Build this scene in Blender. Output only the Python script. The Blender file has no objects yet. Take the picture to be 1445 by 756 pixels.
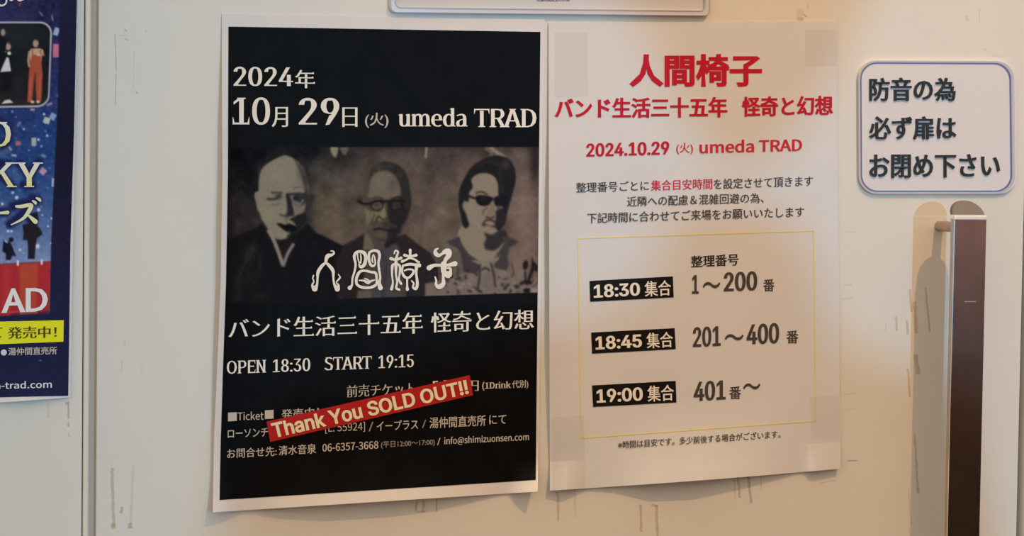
import bpy, bmesh, math, random
import numpy as np
from mathutils import Vector, Matrix
from mathutils.geometry import tessellate_polygon

random.seed(7); rng = np.random.default_rng(7)
scn = bpy.context.scene
COL = scn.collection
W, H = 1445.0, 756.0
# ---------------------------------------------------------------- camera
FPX = 3039.33
YAW, PITCH, ROLL = 0.38804, -0.04096, 0.01322
CAM = np.array([-0.45403, -1.76794, 1.75 - 0.13822])
def basis(a, b, c):
    f = np.array([math.sin(a)*math.cos(b), math.cos(a)*math.cos(b), math.sin(b)])
    r = np.array([math.cos(a), -math.sin(a), 0.0]); u = np.cross(r, f)
    return math.cos(c)*r + math.sin(c)*u, -math.sin(c)*r + math.cos(c)*u, f
CR, CU, CF = basis(YAW, PITCH, ROLL)
cam_data = bpy.data.cameras.new('camera')
cam_data.sensor_width = 36.0; cam_data.lens = FPX/W*36.0
cam_data.clip_start = 0.01; cam_data.clip_end = 50
cam = bpy.data.objects.new('camera', cam_data); COL.objects.link(cam)
cam.matrix_world = Matrix(((CR[0], CU[0], -CF[0], CAM[0]), (CR[1], CU[1], -CF[1], CAM[1]),
                           (CR[2], CU[2], -CF[2], CAM[2]), (0, 0, 0, 1)))
scn.camera = cam
# ---------------------------------------------------------------- world, lights, exposure
scn.view_settings.view_transform = 'Standard'; scn.view_settings.look = 'None'
scn.view_settings.gamma = 1.0; scn.view_settings.use_curve_mapping = False
scn.view_settings.exposure = 0.0
world = bpy.data.worlds.new('world'); scn.world = world; world.use_nodes = True
bg = world.node_tree.nodes['Background']
bg.inputs[0].default_value = (1.0, 0.86, 0.67, 1); bg.inputs[1].default_value = 1.0

def lamp(name, kind, loc, energy, color, size=0.05, target=None, angle=None):
    l = bpy.data.lights.new(name, kind); l.energy = energy; l.color = color
    if kind == 'AREA': l.size = size
    else: l.shadow_soft_size = size
    if angle: l.spot_size = angle; l.spot_blend = 0.6
    o = bpy.data.objects.new(name, l); COL.objects.link(o); o.location = loc
    if target is not None:
        o.rotation_euler = (Vector(target) - Vector(loc)).to_track_quat('-Z', 'Y').to_euler()
    return o
lamp('cool_room_lamp', 'SPOT', (1.95, -6.2, 1.85), 420, (0.19, 0.64, 1.0), 0.06, (0.35, 0, 1.5), 1.2)
lamp('warm_ceiling_lamp', 'SPOT', (0.90, -1.60, 3.8), 132, (1.0, 0.54, 0.21), 0.02, (1.20, 0, 1.40), 1.0)

# ---------------------------------------------------------------- helpers
def lin(c):
    c = np.asarray(c, float)/255.0
    return np.where(c <= 0.04045, c/12.92, ((c+0.055)/1.055)**2.4)
LUM = 0.70
def alb(c): return tuple(np.clip(lin(c)/LUM, 0, 0.92)) + (1.0,)

def wp(u, v, d=0.0):
    """point of the wall plane (or a plane d in front of it) seen at a measured spot of the photograph"""
    u = np.asarray(u, float); v = np.asarray(v, float)
    r = (CF + ((u - W/2)/FPX)[..., None]*CR + ((H/2 - v)/FPX)[..., None]*CU)
    t = (-np.asarray(d) - CAM[1])/r[..., 1]
    return CAM + r*t[..., None]
def pt(u, v, d=0.0): return wp(np.array(u), np.array(v), np.array(d))

def material(name, color, rough=0.6, metal=0.0, spec=0.4, noise=0.0, nscale=60.0, bump=0.0, bscale=300.0, attr=None,
             trans=0.0, alpha=1.0, ior=1.45, coat=0.0):
    m = bpy.data.materials.new(name); m.use_nodes = True
    nt = m.node_tree; b = nt.nodes['Principled BSDF']
    b.inputs['Base Color'].default_value = tuple(color)[:3] + (1,)
    b.inputs['Roughness'].default_value = rough; b.inputs['Metallic'].default_value = metal
    b.inputs['Specular IOR Level'].default_value = spec
    b.inputs['Transmission Weight'].default_value = trans; b.inputs['Alpha'].default_value = alpha
    b.inputs['IOR'].default_value = ior; b.inputs['Coat Weight'].default_value = coat
    src = None
    if attr:
        a = nt.nodes.new('ShaderNodeAttribute'); a.attribute_name = attr; src = a.outputs['Color']
    if noise:
        tc = nt.nodes.new('ShaderNodeTexCoord')
        n = nt.nodes.new('ShaderNodeTexNoise'); n.inputs['Scale'].default_value = nscale; n.inputs['Detail'].default_value = 5
        nt.links.new(tc.outputs['Object'], n.inputs['Vector'])
        mr = nt.nodes.new('ShaderNodeMapRange'); mr.inputs['To Min'].default_value = 1 - noise; mr.inputs['To Max'].default_value = 1 + noise
        mr.inputs['From Min'].default_value = 0.3; mr.inputs['From Max'].default_value = 0.7
        nt.links.new(n.outputs['Fac'], mr.inputs['Value'])
        vm = nt.nodes.new('ShaderNodeVectorMath'); vm.operation = 'SCALE'
        if src: nt.links.new(src, vm.inputs[0])
        else: vm.inputs[0].default_value = tuple(color)[:3]
        nt.links.new(mr.outputs[0], vm.inputs['Scale']); src = vm.outputs[0]
    if src: nt.links.new(src, b.inputs['Base Color'])
    if bump:
        tc = nt.nodes.new('ShaderNodeTexCoord')
        n = nt.nodes.new('ShaderNodeTexNoise'); n.inputs['Scale'].default_value = bscale; n.inputs['Detail'].default_value = 4
        nt.links.new(tc.outputs['Object'], n.inputs['Vector'])
        bp = nt.nodes.new('ShaderNodeBump'); bp.inputs['Strength'].default_value = bump; bp.inputs['Distance'].default_value = 0.002
        nt.links.new(n.outputs['Fac'], bp.inputs['Height']); nt.links.new(bp.outputs[0], b.inputs['Normal'])
    return m

M = dict(
    door=material('cream_door_paint', (0.80, 0.775, 0.72), 0.42, noise=0.018, nscale=9, bump=0.05, bscale=160),
    trim=material('cream_trim_paint', (0.82, 0.795, 0.74), 0.38, noise=0.015, nscale=12),
    groove=material('groove_shade', (0.60, 0.55, 0.47), 0.7),  # grey of the shadow in the door groove
    dark_gap=material('dark_gap_seal', (0.10, 0.09, 0.085), 0.7),
    paper=material('white_poster_paper', (0.80, 0.785, 0.79), 0.55, noise=0.02, nscale=14),
    notice=material('white_notice_paper', (0.755, 0.76, 0.785), 0.6, noise=0.02, nscale=11),
    ink=material('black_poster_ink', (0.0040, 0.0042, 0.0050), 0.5, spec=0.08, noise=0.35, nscale=45),
    white=material('white_print', alb((212, 206, 198)), 0.5, spec=0.12),
    offwhite=material('off_white_print', alb((176, 170, 162)), 0.5, spec=0.12),
    dimwhite=material('dim_white_print', alb((132, 128, 122)), 0.5, spec=0.12),
    stripred=material('red_banner_print', alb((158, 32, 34)), 0.5, spec=0.12),
    cream=material('cream_print', alb((226, 206, 176)), 0.5, spec=0.12),
    red=material('red_print', alb((170, 26, 46)), 0.55, spec=0.12, noise=0.05, nscale=90),
    red2=material('soft_red_print', alb((178, 42, 56)), 0.55, spec=0.12),
    black=material('black_print', alb((42, 38, 38)), 0.55, spec=0.12),
    box=material('black_box_print', alb((22, 20, 22)), 0.5, spec=0.12),
    grey=material('grey_print', alb((66, 61, 60)), 0.55, spec=0.12),
    yellow=material('yellow_line_print', alb((214, 196, 120)), 0.55, spec=0.12),
    yellowbar=material('yellow_bar_print', alb((222, 214, 34)), 0.5, spec=0.12),
    navy=material('navy_poster_ink', alb((26, 28, 66)), 0.42, spec=0.12, noise=0.12, nscale=60),
    brown=material('brown_print', alb((70, 58, 30)), 0.55, spec=0.12),
    picture=material('printed_picture', (0.1, 0.1, 0.1), 0.5, spec=0.06, attr='print'),
    tape=material('clear_adhesive_tape', (0.74, 0.71, 0.68), 0.35, alpha=0.18),
    residue=material('brown_tape_residue', alb((176, 150, 104)), 0.7, noise=0.3, nscale=220, alpha=0.30),
    residue_pale=material('pale_tape_residue', alb((186, 170, 138)), 0.7, noise=0.2, nscale=220, alpha=0.17),
    residue_dark=material('dark_tape_residue', alb((120, 108, 84)), 0.7, noise=0.3, nscale=260, alpha=0.26),
    plastic=material('white_acrylic', (0.80, 0.79, 0.83), 0.18, coat=0.4),
    signedge=material('grey_acrylic_edge', (0.60, 0.58, 0.62), 0.15, trans=0.25, coat=0.5),
    blue=material('blue_sign_line', alb((92, 104, 152)), 0.4),
    signink=material('black_sign_letter', alb((34, 38, 38)), 0.45),
    clear=material('clear_plastic_case', (0.86, 0.86, 0.90), 0.12, trans=0.85, ior=1.2, coat=0.3),
    card=material('white_card', (0.74, 0.72, 0.70), 0.6),
    steel=material('brushed_steel', (0.50, 0.43, 0.40), 0.2, metal=1.0, noise=0.08, nscale=40),
    steel_cap=material('dull_steel_cap', (0.22, 0.20, 0.19), 0.4, metal=0.6),
    edge_glint=material('pale_edge_glint', (0.95, 0.90, 0.82), 0.4, metal=0.3),  # near-white colour stands in for the glint on the bar's bend
    floor=material('dark_floor', (0.035, 0.028, 0.025), 0.6),
    reflect_dark=material('dark_reflection_band', (0.022, 0.016, 0.014), 0.7, spec=0.1), reflect_brown=material('brown_reflection_band', (0.16, 0.085, 0.06), 0.7, spec=0.1), reflect_olive=material('olive_reflection_band', (0.10, 0.075, 0.045), 0.7, spec=0.1),  # unseen wall tones chosen for the gradient reflected in the handle
    plaster=material('reddish_plaster', (0.74, 0.44, 0.37), 0.8),
    jacket=material('dark_jacket', (0.03, 0.03, 0.035), 0.9), skin=material('skin', (0.55, 0.38, 0.29), 0.6),
    hair=material('black_hair', (0.02, 0.017, 0.015), 0.7), phone=material('phone_glass', (0.02, 0.02, 0.02), 0.2),
)

def link_mesh(name, verts, faces, mat, parent=None, smooth=False):
    me = bpy.data.meshes.new(name); me.from_pydata([tuple(map(float, v)) for v in verts], [], [tuple(f) for f in faces])
    me.materials.append(mat); me.update()
    if smooth: me.polygons.foreach_set('use_smooth', [True]*len(me.polygons))
    o = bpy.data.objects.new(name, me); COL.objects.link(o)
    if parent:
        o.parent = parent; o.matrix_parent_inverse = Matrix.Translation(parent.location).inverted()
    return o
def empty(name, loc, label=None, cat=None, group=None, kind=None):
    o = bpy.data.objects.new(name, None); COL.objects.link(o); o.location = [float(x) for x in loc]; o.empty_display_size = 0.05
    tag(o, label, cat, group, kind); return o
def tag(o, label=None, cat=None, group=None, kind=None):
    if label: o['label'] = label
    if cat: o['category'] = cat
    if group: o['group'] = group
    if kind: o['kind'] = kind
    return o
def box(name, x0, x1, y0, y1, z0, z1, mat, parent=None, bevel=0.0):
    bm = bmesh.new(); bmesh.ops.create_cube(bm, size=1.0)
    for v in bm.verts:
        v.co = Vector(((x0+x1)/2 + v.co.x*(x1-x0), (y0+y1)/2 + v.co.y*(y1-y0), (z0+z1)/2 + v.co.z*(z1-z0)))
    if bevel: bmesh.ops.bevel(bm, geom=bm.edges[:], offset=bevel, segments=3, affect='EDGES', profile=0.5)
    bmesh.ops.recalc_face_normals(bm, faces=bm.faces[:])
    me = bpy.data.meshes.new(name); bm.to_mesh(me); bm.free(); me.materials.append(mat)
    o = bpy.data.objects.new(name, me); COL.objects.link(o)
    if parent: o.parent = parent; o.matrix_parent_inverse = Matrix.Translation(parent.location).inverted()
    return o

def solid(name, outline, y_back, y_front, mat, parent=None, bevel=0.0):
    """extruded polygon; outline = list of (x,z) on the wall, thickness along y"""
    bm = bmesh.new()
    vs = [bm.verts.new((x, y_back, z)) for x, z in outline]
    f = bm.faces.new(vs)
    r = bmesh.ops.extrude_face_region(bm, geom=[f])
    top = [e for e in r['geom'] if isinstance(e, bmesh.types.BMVert)]
    for v in top: v.co.y = y_front
    if bevel:
        ed = [e for e in bm.edges if all(abs(v.co.y - y_front) < 1e-7 for v in e.verts)]
        bmesh.ops.bevel(bm, geom=ed, offset=bevel, segments=3, affect='EDGES', profile=0.5)
    bmesh.ops.recalc_face_normals(bm, faces=bm.faces[:])
    me = bpy.data.meshes.new(name); bm.to_mesh(me); bm.free(); me.materials.append(mat)
    o = bpy.data.objects.new(name, me); COL.objects.link(o)
    if parent: o.parent = parent; o.matrix_parent_inverse = Matrix.Translation(parent.location).inverted()
    return o
def px_outline(pts, d=0.0):
    return [(float(p[0]), float(p[2])) for p in (pt(u, v, d) for u, v in pts)]
def round_rect(tl, tr, br, bl, r, n=8):
    """rounded quadrilateral outline in measured coordinates"""
    q = [np.array(p, float) for p in (tl, tr, br, bl)]; out = []
    for i in range(4):
        c, p, nx = q[i], q[i-1], q[(i+1) % 4]
        a = c + (p-c)/np.linalg.norm(p-c)*r; b = c + (nx-c)/np.linalg.norm(nx-c)*r
        cen = a + b - c
        for k in range(n+1):
            t = math.pi/2*k/n
            out.append(cen + (a-cen)*math.cos(t) + (b-cen)*math.sin(t))
    return [tuple(p) for p in out]

# ---------------------------------------------------------------- lettering
import os
FONTS = {}
def font(name):
    if name not in FONTS:
        FONTS[name] = None
        try:
            p = os.path.join(bpy.utils.system_resource('DATAFILES', path='fonts'), name)
            if os.path.exists(p): FONTS[name] = bpy.data.fonts.load(p)
        except Exception: pass
    return FONTS[name]
def contours(ob, fs):
    cu = ob.to_curve(bpy.context.evaluated_depsgraph_get(), apply_modifiers=False); out = []
    for sp in cu.splines:
        bp = sp.bezier_points; n = len(bp); P = []
        for i in range(n):
            a, b = bp[i], bp[(i+1) % n]
            p0, p1, p2, p3 = [np.array(q[:2])*fs for q in (a.co, a.handle_right, b.handle_left, b.co)]
            d = p3-p0; L = np.hypot(*d) + 1e-9
            dev = max(abs(d[0]*(p1-p0)[1]-d[1]*(p1-p0)[0]), abs(d[0]*(p2-p0)[1]-d[1]*(p2-p0)[0]))/L
            m = 1 if dev < 1e-4 else 4
            for k in range(m):
                t = k/m; P.append((1-t)**3*p0+3*(1-t)**2*t*p1+3*(1-t)*t*t*p2+t**3*p3)
        Q_ = [P[0]]
        for p in P[1:]:
            if np.hypot(*(p-Q_[-1])) > 1e-5: Q_.append(p)
        if len(Q_) > 2 and np.hypot(*(Q_[0]-Q_[-1])) < 1e-5: Q_.pop()
        if len(Q_) > 2: out.append(np.array(Q_))
    ob.to_curve_clear(); return out
def inside(p, P):
    r = False; n = len(P)
    for i in range(n):
        a, b = P[i], P[i-1]
        if (a[1] > p[1]) != (b[1] > p[1]) and p[0] < (b[0]-a[0])*(p[1]-a[1])/(b[1]-a[1])+a[0]: r = not r
    return r
def fill_nonzero(cs):
    """font outlines that overlap: every outer contour filled on its own with the holes that lie in it"""
    area = lambda P: 0.5*np.sum(P[:, 0]*np.roll(P[:, 1], -1)-np.roll(P[:, 0], -1)*P[:, 1])
    A = [area(c) for c in cs]; sg = np.sign(A[int(np.argmax(np.abs(A)))])
    outer = [c if sg > 0 else c[::-1] for c, a in zip(cs, A) if a*sg > 0]; holes = [c if sg > 0 else c[::-1] for c, a in zip(cs, A) if a*sg < 0]
    co = []; faces = []
    for o in outer:
        hs = [h for h in holes if inside(h.mean(0), o) and inside(h[0], o)]
        base = len(co); pts = [o]+hs
        tri = tessellate_polygon([[Vector((float(x), float(y), 0)) for x, y in q] for q in pts])
        for q in pts: co.extend(q)
        faces += [[base+i for i in t] for t in tri]
    return np.array(co), faces
def glyphs(text, bx=0.0, by=0.0, serif=0, uroko=False, spacing=1.0, inter=False, cjk=False):
    """filled outlines of a line of text, weight changed by moving the outline; serif adds slabs to stem ends"""
    cu = bpy.data.curves.new('t', 'FONT'); cu.body = text; cu.resolution_u = 3; cu.space_character = spacing
    fs = 1.0
    con = False
    if inter and font('Inter.woff2'): cu.font = font('Inter.woff2'); fs = 0.682/0.5087; con = True
    elif (cjk or serif) and font('Noto Sans CJK Regular.woff2'): cu.font = font('Noto Sans CJK Regular.woff2'); fs = 0.682/0.25665
    ob = bpy.data.objects.new('t', cu); COL.objects.link(ob)
    if con:
        co, faces = fill_nonzero(contours(ob, fs)); me = None
    else: me = ob.to_mesh()
    if me: n = len(me.vertices); co = np.zeros(n*3); me.vertices.foreach_get('co', co); co = co.reshape(-1, 3)[:, :2]*fs; faces = [list(p.vertices) for p in me.polygons]; ob.to_mesh_clear()
    bpy.data.objects.remove(ob); bpy.data.curves.remove(cu)
    # merge equal points
    key = {}; idx = []
    for i_, p in enumerate(np.round(co, 5)): idx.append(key.setdefault(tuple(p) if not con else i_, len(key)))
    co = np.array(list(key.keys())) if not con else co; faces = [[idx[i] for i in f] for f in faces]
    ff = []
    for f in faces:
        if len(set(f)) < 3: continue
        x = co[f]; a = 0.5*np.sum(x[:, 0]*np.roll(x[:, 1], -1) - np.roll(x[:, 0], -1)*x[:, 1])
        if abs(a) < 1e-9: continue
        ff.append(f if a > 0 else f[::-1])
    cnt = {}
    for f in ff:
        for a, b in zip(f, f[1:]+f[:1]): cnt[(a, b)] = cnt.get((a, b), 0) + 1
    bnd = [e for e in cnt if (e[1], e[0]) not in cnt]
    nin = {}; nout = {}
    nrm = {}
    for a, b in bnd:
        d = co[b]-co[a]; L = np.hypot(*d)
        if L < 1e-9: continue
        nn = np.array([d[1], -d[0]])/L
        nout.setdefault(a, nn); nin.setdefault(b, nn); nrm[(a, b)] = (nn, L)
    new = co.copy()
    for i in range(len(co)):
        if i in nin and i in nout:
            s = nin[i] + nout[i]; l2 = s@s
            if l2 < 0.3: continue
            m = s*2/l2
            ml = np.hypot(*m)
            if ml > 1.6: m *= 1.6/ml
            new[i] = co[i] + m*np.array([bx, by])
    verts = [tuple(p) for p in new]; fcs = list(ff)
    def addpoly(ps):
        k = len(verts); verts.extend([tuple(p) for p in ps]); fcs.append(list(range(k, k+len(ps))))
    if serif:
        for (a, b), (nn, L) in nrm.items():
            pa, pb = new[a], new[b]
            if abs(nn[1]) > 0.97 and 0.055 < L < 0.20:
                c = (pa+pb)/2; hw = abs(pa[0]-pb[0])/2 + 0.055; th = 0.032
                y = c[1]; s = -1 if nn[1] > 0 else 1
                lv = min(abs(y), abs(y-0.682), abs(y-0.52), abs(y-0.73))
                if lv < 0.03:
                    if s < 0 and abs(y-0.682) > 0.03:   # upper end of a lower-case stem: serif to the left only
                        addpoly([(c[0]-hw, y-0.045), (c[0], y-0.07), (c[0], y), (c[0]-hw*0.3, y)])
                    else:
                        addpoly([(c[0]-hw, y), (c[0]-hw, y+s*th), (c[0]+hw, y+s*th), (c[0]+hw, y)][::s])
            if abs(nn[0]) > 0.97 and 0.03 < L < 0.12 and serif > 1:
                y = (pa[1]+pb[1])/2; x = pa[0]
                if y > 0.6:
                    s = 1 if nn[0] > 0 else -1
                    addpoly([(x-s*0.05, y), (x, y-0.16), (x+s*0.012, y-0.16), (x+s*0.012, y+0.03)][::s])
                elif y < 0.1:
                    s = 1 if nn[0] > 0 else -1
                    addpoly([(x-s*0.05, y), (x+s*0.012, y-0.03), (x+s*0.012, y+0.16), (x, y+0.16)][::s])
    if uroko:
        for (a, b), (nn, L) in nrm.items():
            if nn[0] > 0.9 and 0.03 < L < 0.11:
                x = new[a][0]; yt = max(new[a][1], new[b][1])
                addpoly([(x-0.10, yt-0.01), (x, yt-0.012), (x-0.030, yt+0.055)])
    v = np.array(verts)
    used = sorted({i for f in fcs for i in f}); v0 = v[used]
    lo, hi = v0.min(0), v0.max(0)
    return v, fcs, lo, hi

def quad_map(s, t, q):
    """bilinear: s,t in 0..1 (t upwards); q = TL,TR,BR,BL"""
    tl, tr, br, bl = [np.array(p, float) for p in q]
    s = np.asarray(s)[:, None]; t = np.asarray(t)[:, None]
    return (tl*(1-s)+tr*s)*t + (bl*(1-s)+br*s)*(1-t)

def unshare(P, F):
    """each face a hair (half a micron) in front of the one before, so overlapping ink never shares a plane"""
    V = []; G = []; src = []
    for k, f in enumerate(F):
        b = len(V)
        for i in f: V.append((P[i][0], P[i][1]-3e-7*k, P[i][2])); src.append(i)
        G.append(tuple(range(b, b+len(f))))
    return np.array(V), G, np.array(src)
NO_LIFT = lambda u, v: np.zeros(np.shape(u))
def text(name, body, q, mat, parent, lift=NO_LIFT, off=0.0003, label=None, grad=None, flat=False, **kw):
    v, f, lo, hi = glyphs(body, **kw)
    st = (v-lo)/(hi-lo)
    uv = quad_map(st[:, 0], st[:, 1], q)
    P = wp(uv[:, 0], uv[:, 1], lift(uv[:, 0], uv[:, 1]) + off)
    if not flat:
        P, f, src = unshare(P, f); st = st[src]
    o = link_mesh(name, P, f, mat, parent)
    if grad:
        at = o.data.color_attributes.new('print', 'FLOAT_COLOR', 'POINT')
        a, b = np.array(alb(grad[0])), np.array(alb(grad[1])); t = np.clip(st[:, 1:2], 0, 1)
        at.data.foreach_set('color', (a*t + b*(1-t)).astype(np.float32).ravel())
    if label: o['label'] = label
    return o
def Q(xl, xr, tl, bl, tr=None, br=None):
    tr = tl if tr is None else tr; br = bl if br is None else br
    return [(xl, tl), (xr, tr), (xr, br), (xl, bl)]

def sheet(name, q, mat, parent, lift=NO_LIFT, off=0.0, nx=2, ny=2, warp=None, thick=0.0, label=None):
    s, t = np.meshgrid(np.linspace(0, 1, nx+1), np.linspace(0, 1, ny+1))
    uv = quad_map(s.ravel(), 1-t.ravel(), q)
    if warp: uv = warp(uv, s.ravel(), t.ravel())
    d = lift(uv[:, 0], uv[:, 1])
    P = wp(uv[:, 0], uv[:, 1], d + off)
    n = nx+1
    F = [(j*n+i, (j+1)*n+i, (j+1)*n+i+1, j*n+i+1) for j in range(ny) for i in range(nx)]
    o = link_mesh(name, P, F, mat, parent)
    if thick:
        md = o.modifiers.new('thickness', 'SOLIDIFY'); md.thickness = thick; md.offset = -1
    if label: o['label'] = label
    return o

def catmull(p, n=6, closed=False):
    p = np.array(p, float); N = len(p)
    if N < 3 and not closed: return p
    out = []
    rngs = range(N if closed else N-1)
    for i in rngs:
        g = lambda k: p[k % N] if closed else p[min(max(k, 0), N-1)]
        p0, p1, p2, p3 = g(i-1), g(i), g(i+1), g(i+2)
        for k in range(n):
            t = k/n
            out.append(0.5*((2*p1)+(-p0+p2)*t+(2*p0-5*p1+4*p2-p3)*t*t+(-p0+3*p1-3*p2+p3)*t**3))
    if not closed: out.append(p[-1])
    return np.array(out)
def brush_strokes(name, strokes, tf, mat, parent, lift=NO_LIFT, off=0.0006, label=None, wk=1.0):
    """variable-width brush strokes: list of [(x,y,width)...]"""
    V = []; F = []
    for st in strokes:
        p = catmull([(x, y, w*wk) for x, y, w in st], 5)
        for (x0, y0, w0), (x1, y1, w1) in zip(p[:-1], p[1:]):
            d = np.array([x1-x0, y1-y0]); L = np.hypot(*d)
            if L < 1e-6: continue
            n = np.array([-d[1], d[0]])/L/2
            k = len(V)
            V += [(x0+n[0]*w0, y0+n[1]*w0), (x0-n[0]*w0, y0-n[1]*w0), (x1-n[0]*w1, y1-n[1]*w1), (x1+n[0]*w1, y1+n[1]*w1)]
            F.append((k, k+1, k+2, k+3))
        for x, y, w in p:
            k = len(V)
            V += [(x+w/2*math.cos(a), y-w/2*math.sin(a)) for a in np.linspace(0, 2*math.pi, 11)[:-1]]
            F.append(tuple(range(k, k+10)))
    uv = np.array([tf(x, y) for x, y in V])
    P = wp(uv[:, 0], uv[:, 1], lift(uv[:, 0], uv[:, 1]) + off)
    F2 = []
    for f in F:      # all faces towards the room
        a, b, c = P[f[0]], P[f[1]], P[f[2]]
        F2.append(f if np.cross(b-a, c-a)[1] < 0 else f[::-1])
    P, F2, _ = unshare(P, F2)
    o = link_mesh(name, P, F2, mat, parent)
    if label: o['label'] = label
    return o

# ---------------------------------------------------------------- painting of printed pictures (flat print on a fine grid)
class Canvas:
    def __init__(s, u0, v0, u1, v1, step, color):
        s.us = np.arange(u0, u1+step*0.5, step); s.vs = np.arange(v0, v1+step*0.5, step)
        s.U, s.V = np.meshgrid(s.us, s.vs); s.C = np.zeros(s.U.shape+(3,)); s.C[:] = color
    def mix(s, a, color, op=1.0):
        a = np.clip(a, 0, 1)[..., None]*op
        s.C = s.C*(1-a) + np.array(color, float)*a
    def sd_poly(s, pts):
        P = np.array(pts, float); U, V = s.U, s.V
        d = np.full(U.shape, 1e9); ins = np.zeros(U.shape, bool)
        for a, b in zip(P, np.roll(P, -1, 0)):
            e = b-a; L2 = e@e + 1e-12
            t = np.clip(((U-a[0])*e[0]+(V-a[1])*e[1])/L2, 0, 1)
            d = np.minimum(d, (U-a[0]-t*e[0])**2 + (V-a[1]-t*e[1])**2)
            c = ((a[1] > V) != (b[1] > V)) & (U < (b[0]-a[0])*(V-a[1])/((b[1]-a[1]) or 1e-9)+a[0])
            ins ^= c
        return np.sqrt(d)*np.where(ins, -1, 1)
    def poly(s, pts, color, soft=1.5, smooth=True, op=1.0):
        if smooth: pts = catmull(pts, 4, True)
        s.mix(0.5 - s.sd_poly(pts)/soft, color, op)
    def ell(s, cx, cy, rx, ry, color, soft=1.5, rot=0.0, op=1.0):
        c, n = math.cos(rot), math.sin(rot); x = s.U-cx; y = s.V-cy
        X = x*c+y*n; Y = -x*n+y*c
        r = np.sqrt((X/rx)**2+(Y/ry)**2)
        s.mix(0.5 - (r-1)*min(rx, ry)/soft, color, op)
    def blob(s, cx, cy, rx, ry, color, op=1.0):
        s.mix(np.exp(-((s.U-cx)/rx)**2-((s.V-cy)/ry)**2), color, op)
    def line(s, pts, w, color, soft=1.2, smooth=True, op=1.0):
        p = catmull(pts, 4) if smooth else np.array(pts, float); d = np.full(s.U.shape, 1e9)
        for a, b in zip(p[:-1], p[1:]):
            e = b[:2]-a[:2]; L2 = e@e+1e-12
            t = np.clip(((s.U-a[0])*e[0]+(s.V-a[1])*e[1])/L2, 0, 1)
            d = np.minimum(d, np.hypot(s.U-a[0]-t*e[0], s.V-a[1]-t*e[1]))
        s.mix(0.5-(d-w/2)/soft, color, op)
    def noise(s, amp, cell):
        h = int(s.U.shape[0]/cell)+3; w = int(s.U.shape[1]/cell)+3
        g = rng.normal(0, 1, (h, w))
        y = np.arange(s.U.shape[0])/cell; x = np.arange(s.U.shape[1])/cell
        yi = y.astype(int); xi = x.astype(int); fy = (y-yi)[:, None]; fx = (x-xi)[None, :]
        fy = fy*fy*(3-2*fy); fx = fx*fx*(3-2*fx)
        n = (g[np.ix_(yi, xi)]*(1-fy)*(1-fx)+g[np.ix_(yi, xi+1)]*(1-fy)*fx+g[np.ix_(yi+1, xi)]*fy*(1-fx)+g[np.ix_(yi+1, xi+1)]*fy*fx)
        return n*amp
    def blur(s, sg):
        r = int(3*sg)+1; k = np.exp(-0.5*(np.arange(-r, r+1)/sg)**2); k /= k.sum()
        for ax in (0, 1):
            pad = [(0, 0)]*3; pad[ax] = (r, r); P = np.pad(s.C, pad, mode='edge'); out = 0
            for i, w in enumerate(k): out = out + w*np.take(P, np.arange(i, i+s.C.shape[ax]), axis=ax)
            s.C = out
    def build(s, name, mat, parent, lift=NO_LIFT, off=0.0004, remap=None, mask=None, label=None):
        U, V = (s.U, s.V) if remap is None else remap(s.U, s.V)
        P = wp(U, V, lift(U, V)+off).reshape(-1, 3)
        h, w = s.U.shape
        I = np.arange(h*w).reshape(h, w)
        F = np.stack([I[:-1, :-1], I[1:, :-1], I[1:, 1:], I[:-1, 1:]], -1).reshape(-1, 4)
        me = bpy.data.meshes.new(name)
        me.vertices.add(len(P)); me.vertices.foreach_set('co', P.ravel())
        me.loops.add(F.size); me.loops.foreach_set('vertex_index', F.ravel())
        me.polygons.add(len(F)); me.polygons.foreach_set('loop_start', np.arange(0, F.size, 4)); me.polygons.foreach_set('loop_total', np.full(len(F), 4))
        me.update(calc_edges=True); me.validate(); me.materials.append(mat)
        c = np.clip(lin(np.clip(s.C, 0, 255))/LUM, 0, 0.92).reshape(-1, 3)
        c = np.concatenate([c, np.ones((len(c), 1))], 1)
        at = me.color_attributes.new('print', 'FLOAT_COLOR', 'POINT'); at.data.foreach_set('color', c.astype(np.float32).ravel())
        o = bpy.data.objects.new(name, me); COL.objects.link(o)
        if parent: o.parent = parent; o.matrix_parent_inverse = Matrix.Translation(parent.location).inverted()
        if label: o['label'] = label
        return o

# ================================================================ THE SETTING
Z0, Z1 = 0.0, 3.9
def wx(u, v=378.0): return float(pt(u, v)[0])
xg = wx(128.5+1.0)           # groove between frame and door leaf
xr = wx(1442.5)              # right edge of the door leaf
# front door leaf; its face is the wall plane y = 0
XL0 = wx(136, 378)
door = box('door_1', XL0+0.001, xr, 0.0, 0.045, 0.01, 2.12, M['door'])
tag(door, None, None, None, 'structure'); door['label'] = 'cream painted soundproof door leaf with posters and steel pull handle'
rs = box('groove_strip', XL0-0.006, XL0+0.001, 0.004, 0.03, 0.01, 2.12, M['groove'], door)  # strip along the groove, the groove's shadow put into its colour
db = box('trim_1', wx(118.5), XL0-0.006, -0.004, 0.045, 0.0, 2.2, M['trim'], None, 0.0018); tag(db, None, None, None, 'structure')
d2 = box('door_2', -1.6, wx(118.5)-0.001, 0.0, 0.045, 0.01, 2.12, M['door']); tag(d2, None, None, None, 'structure')
t2 = box('trim_2', xr+0.001, xr+0.006, 0.012, 0.05, 0.0, 2.2, M['dark_gap']); tag(t2, None, None, None, 'structure')
t3 = box('trim_3', xr+0.006, xr+0.10, -0.006, 0.05, 0.0, 2.2, M['trim'], None, 0.002); tag(t3, None, None, None, 'structure')
wl = box('wall_right', xr+0.10, 3.6, 0.0, 0.1, 0.0, Z1, M['door']); tag(wl, None, None, None, 'structure')
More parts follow.
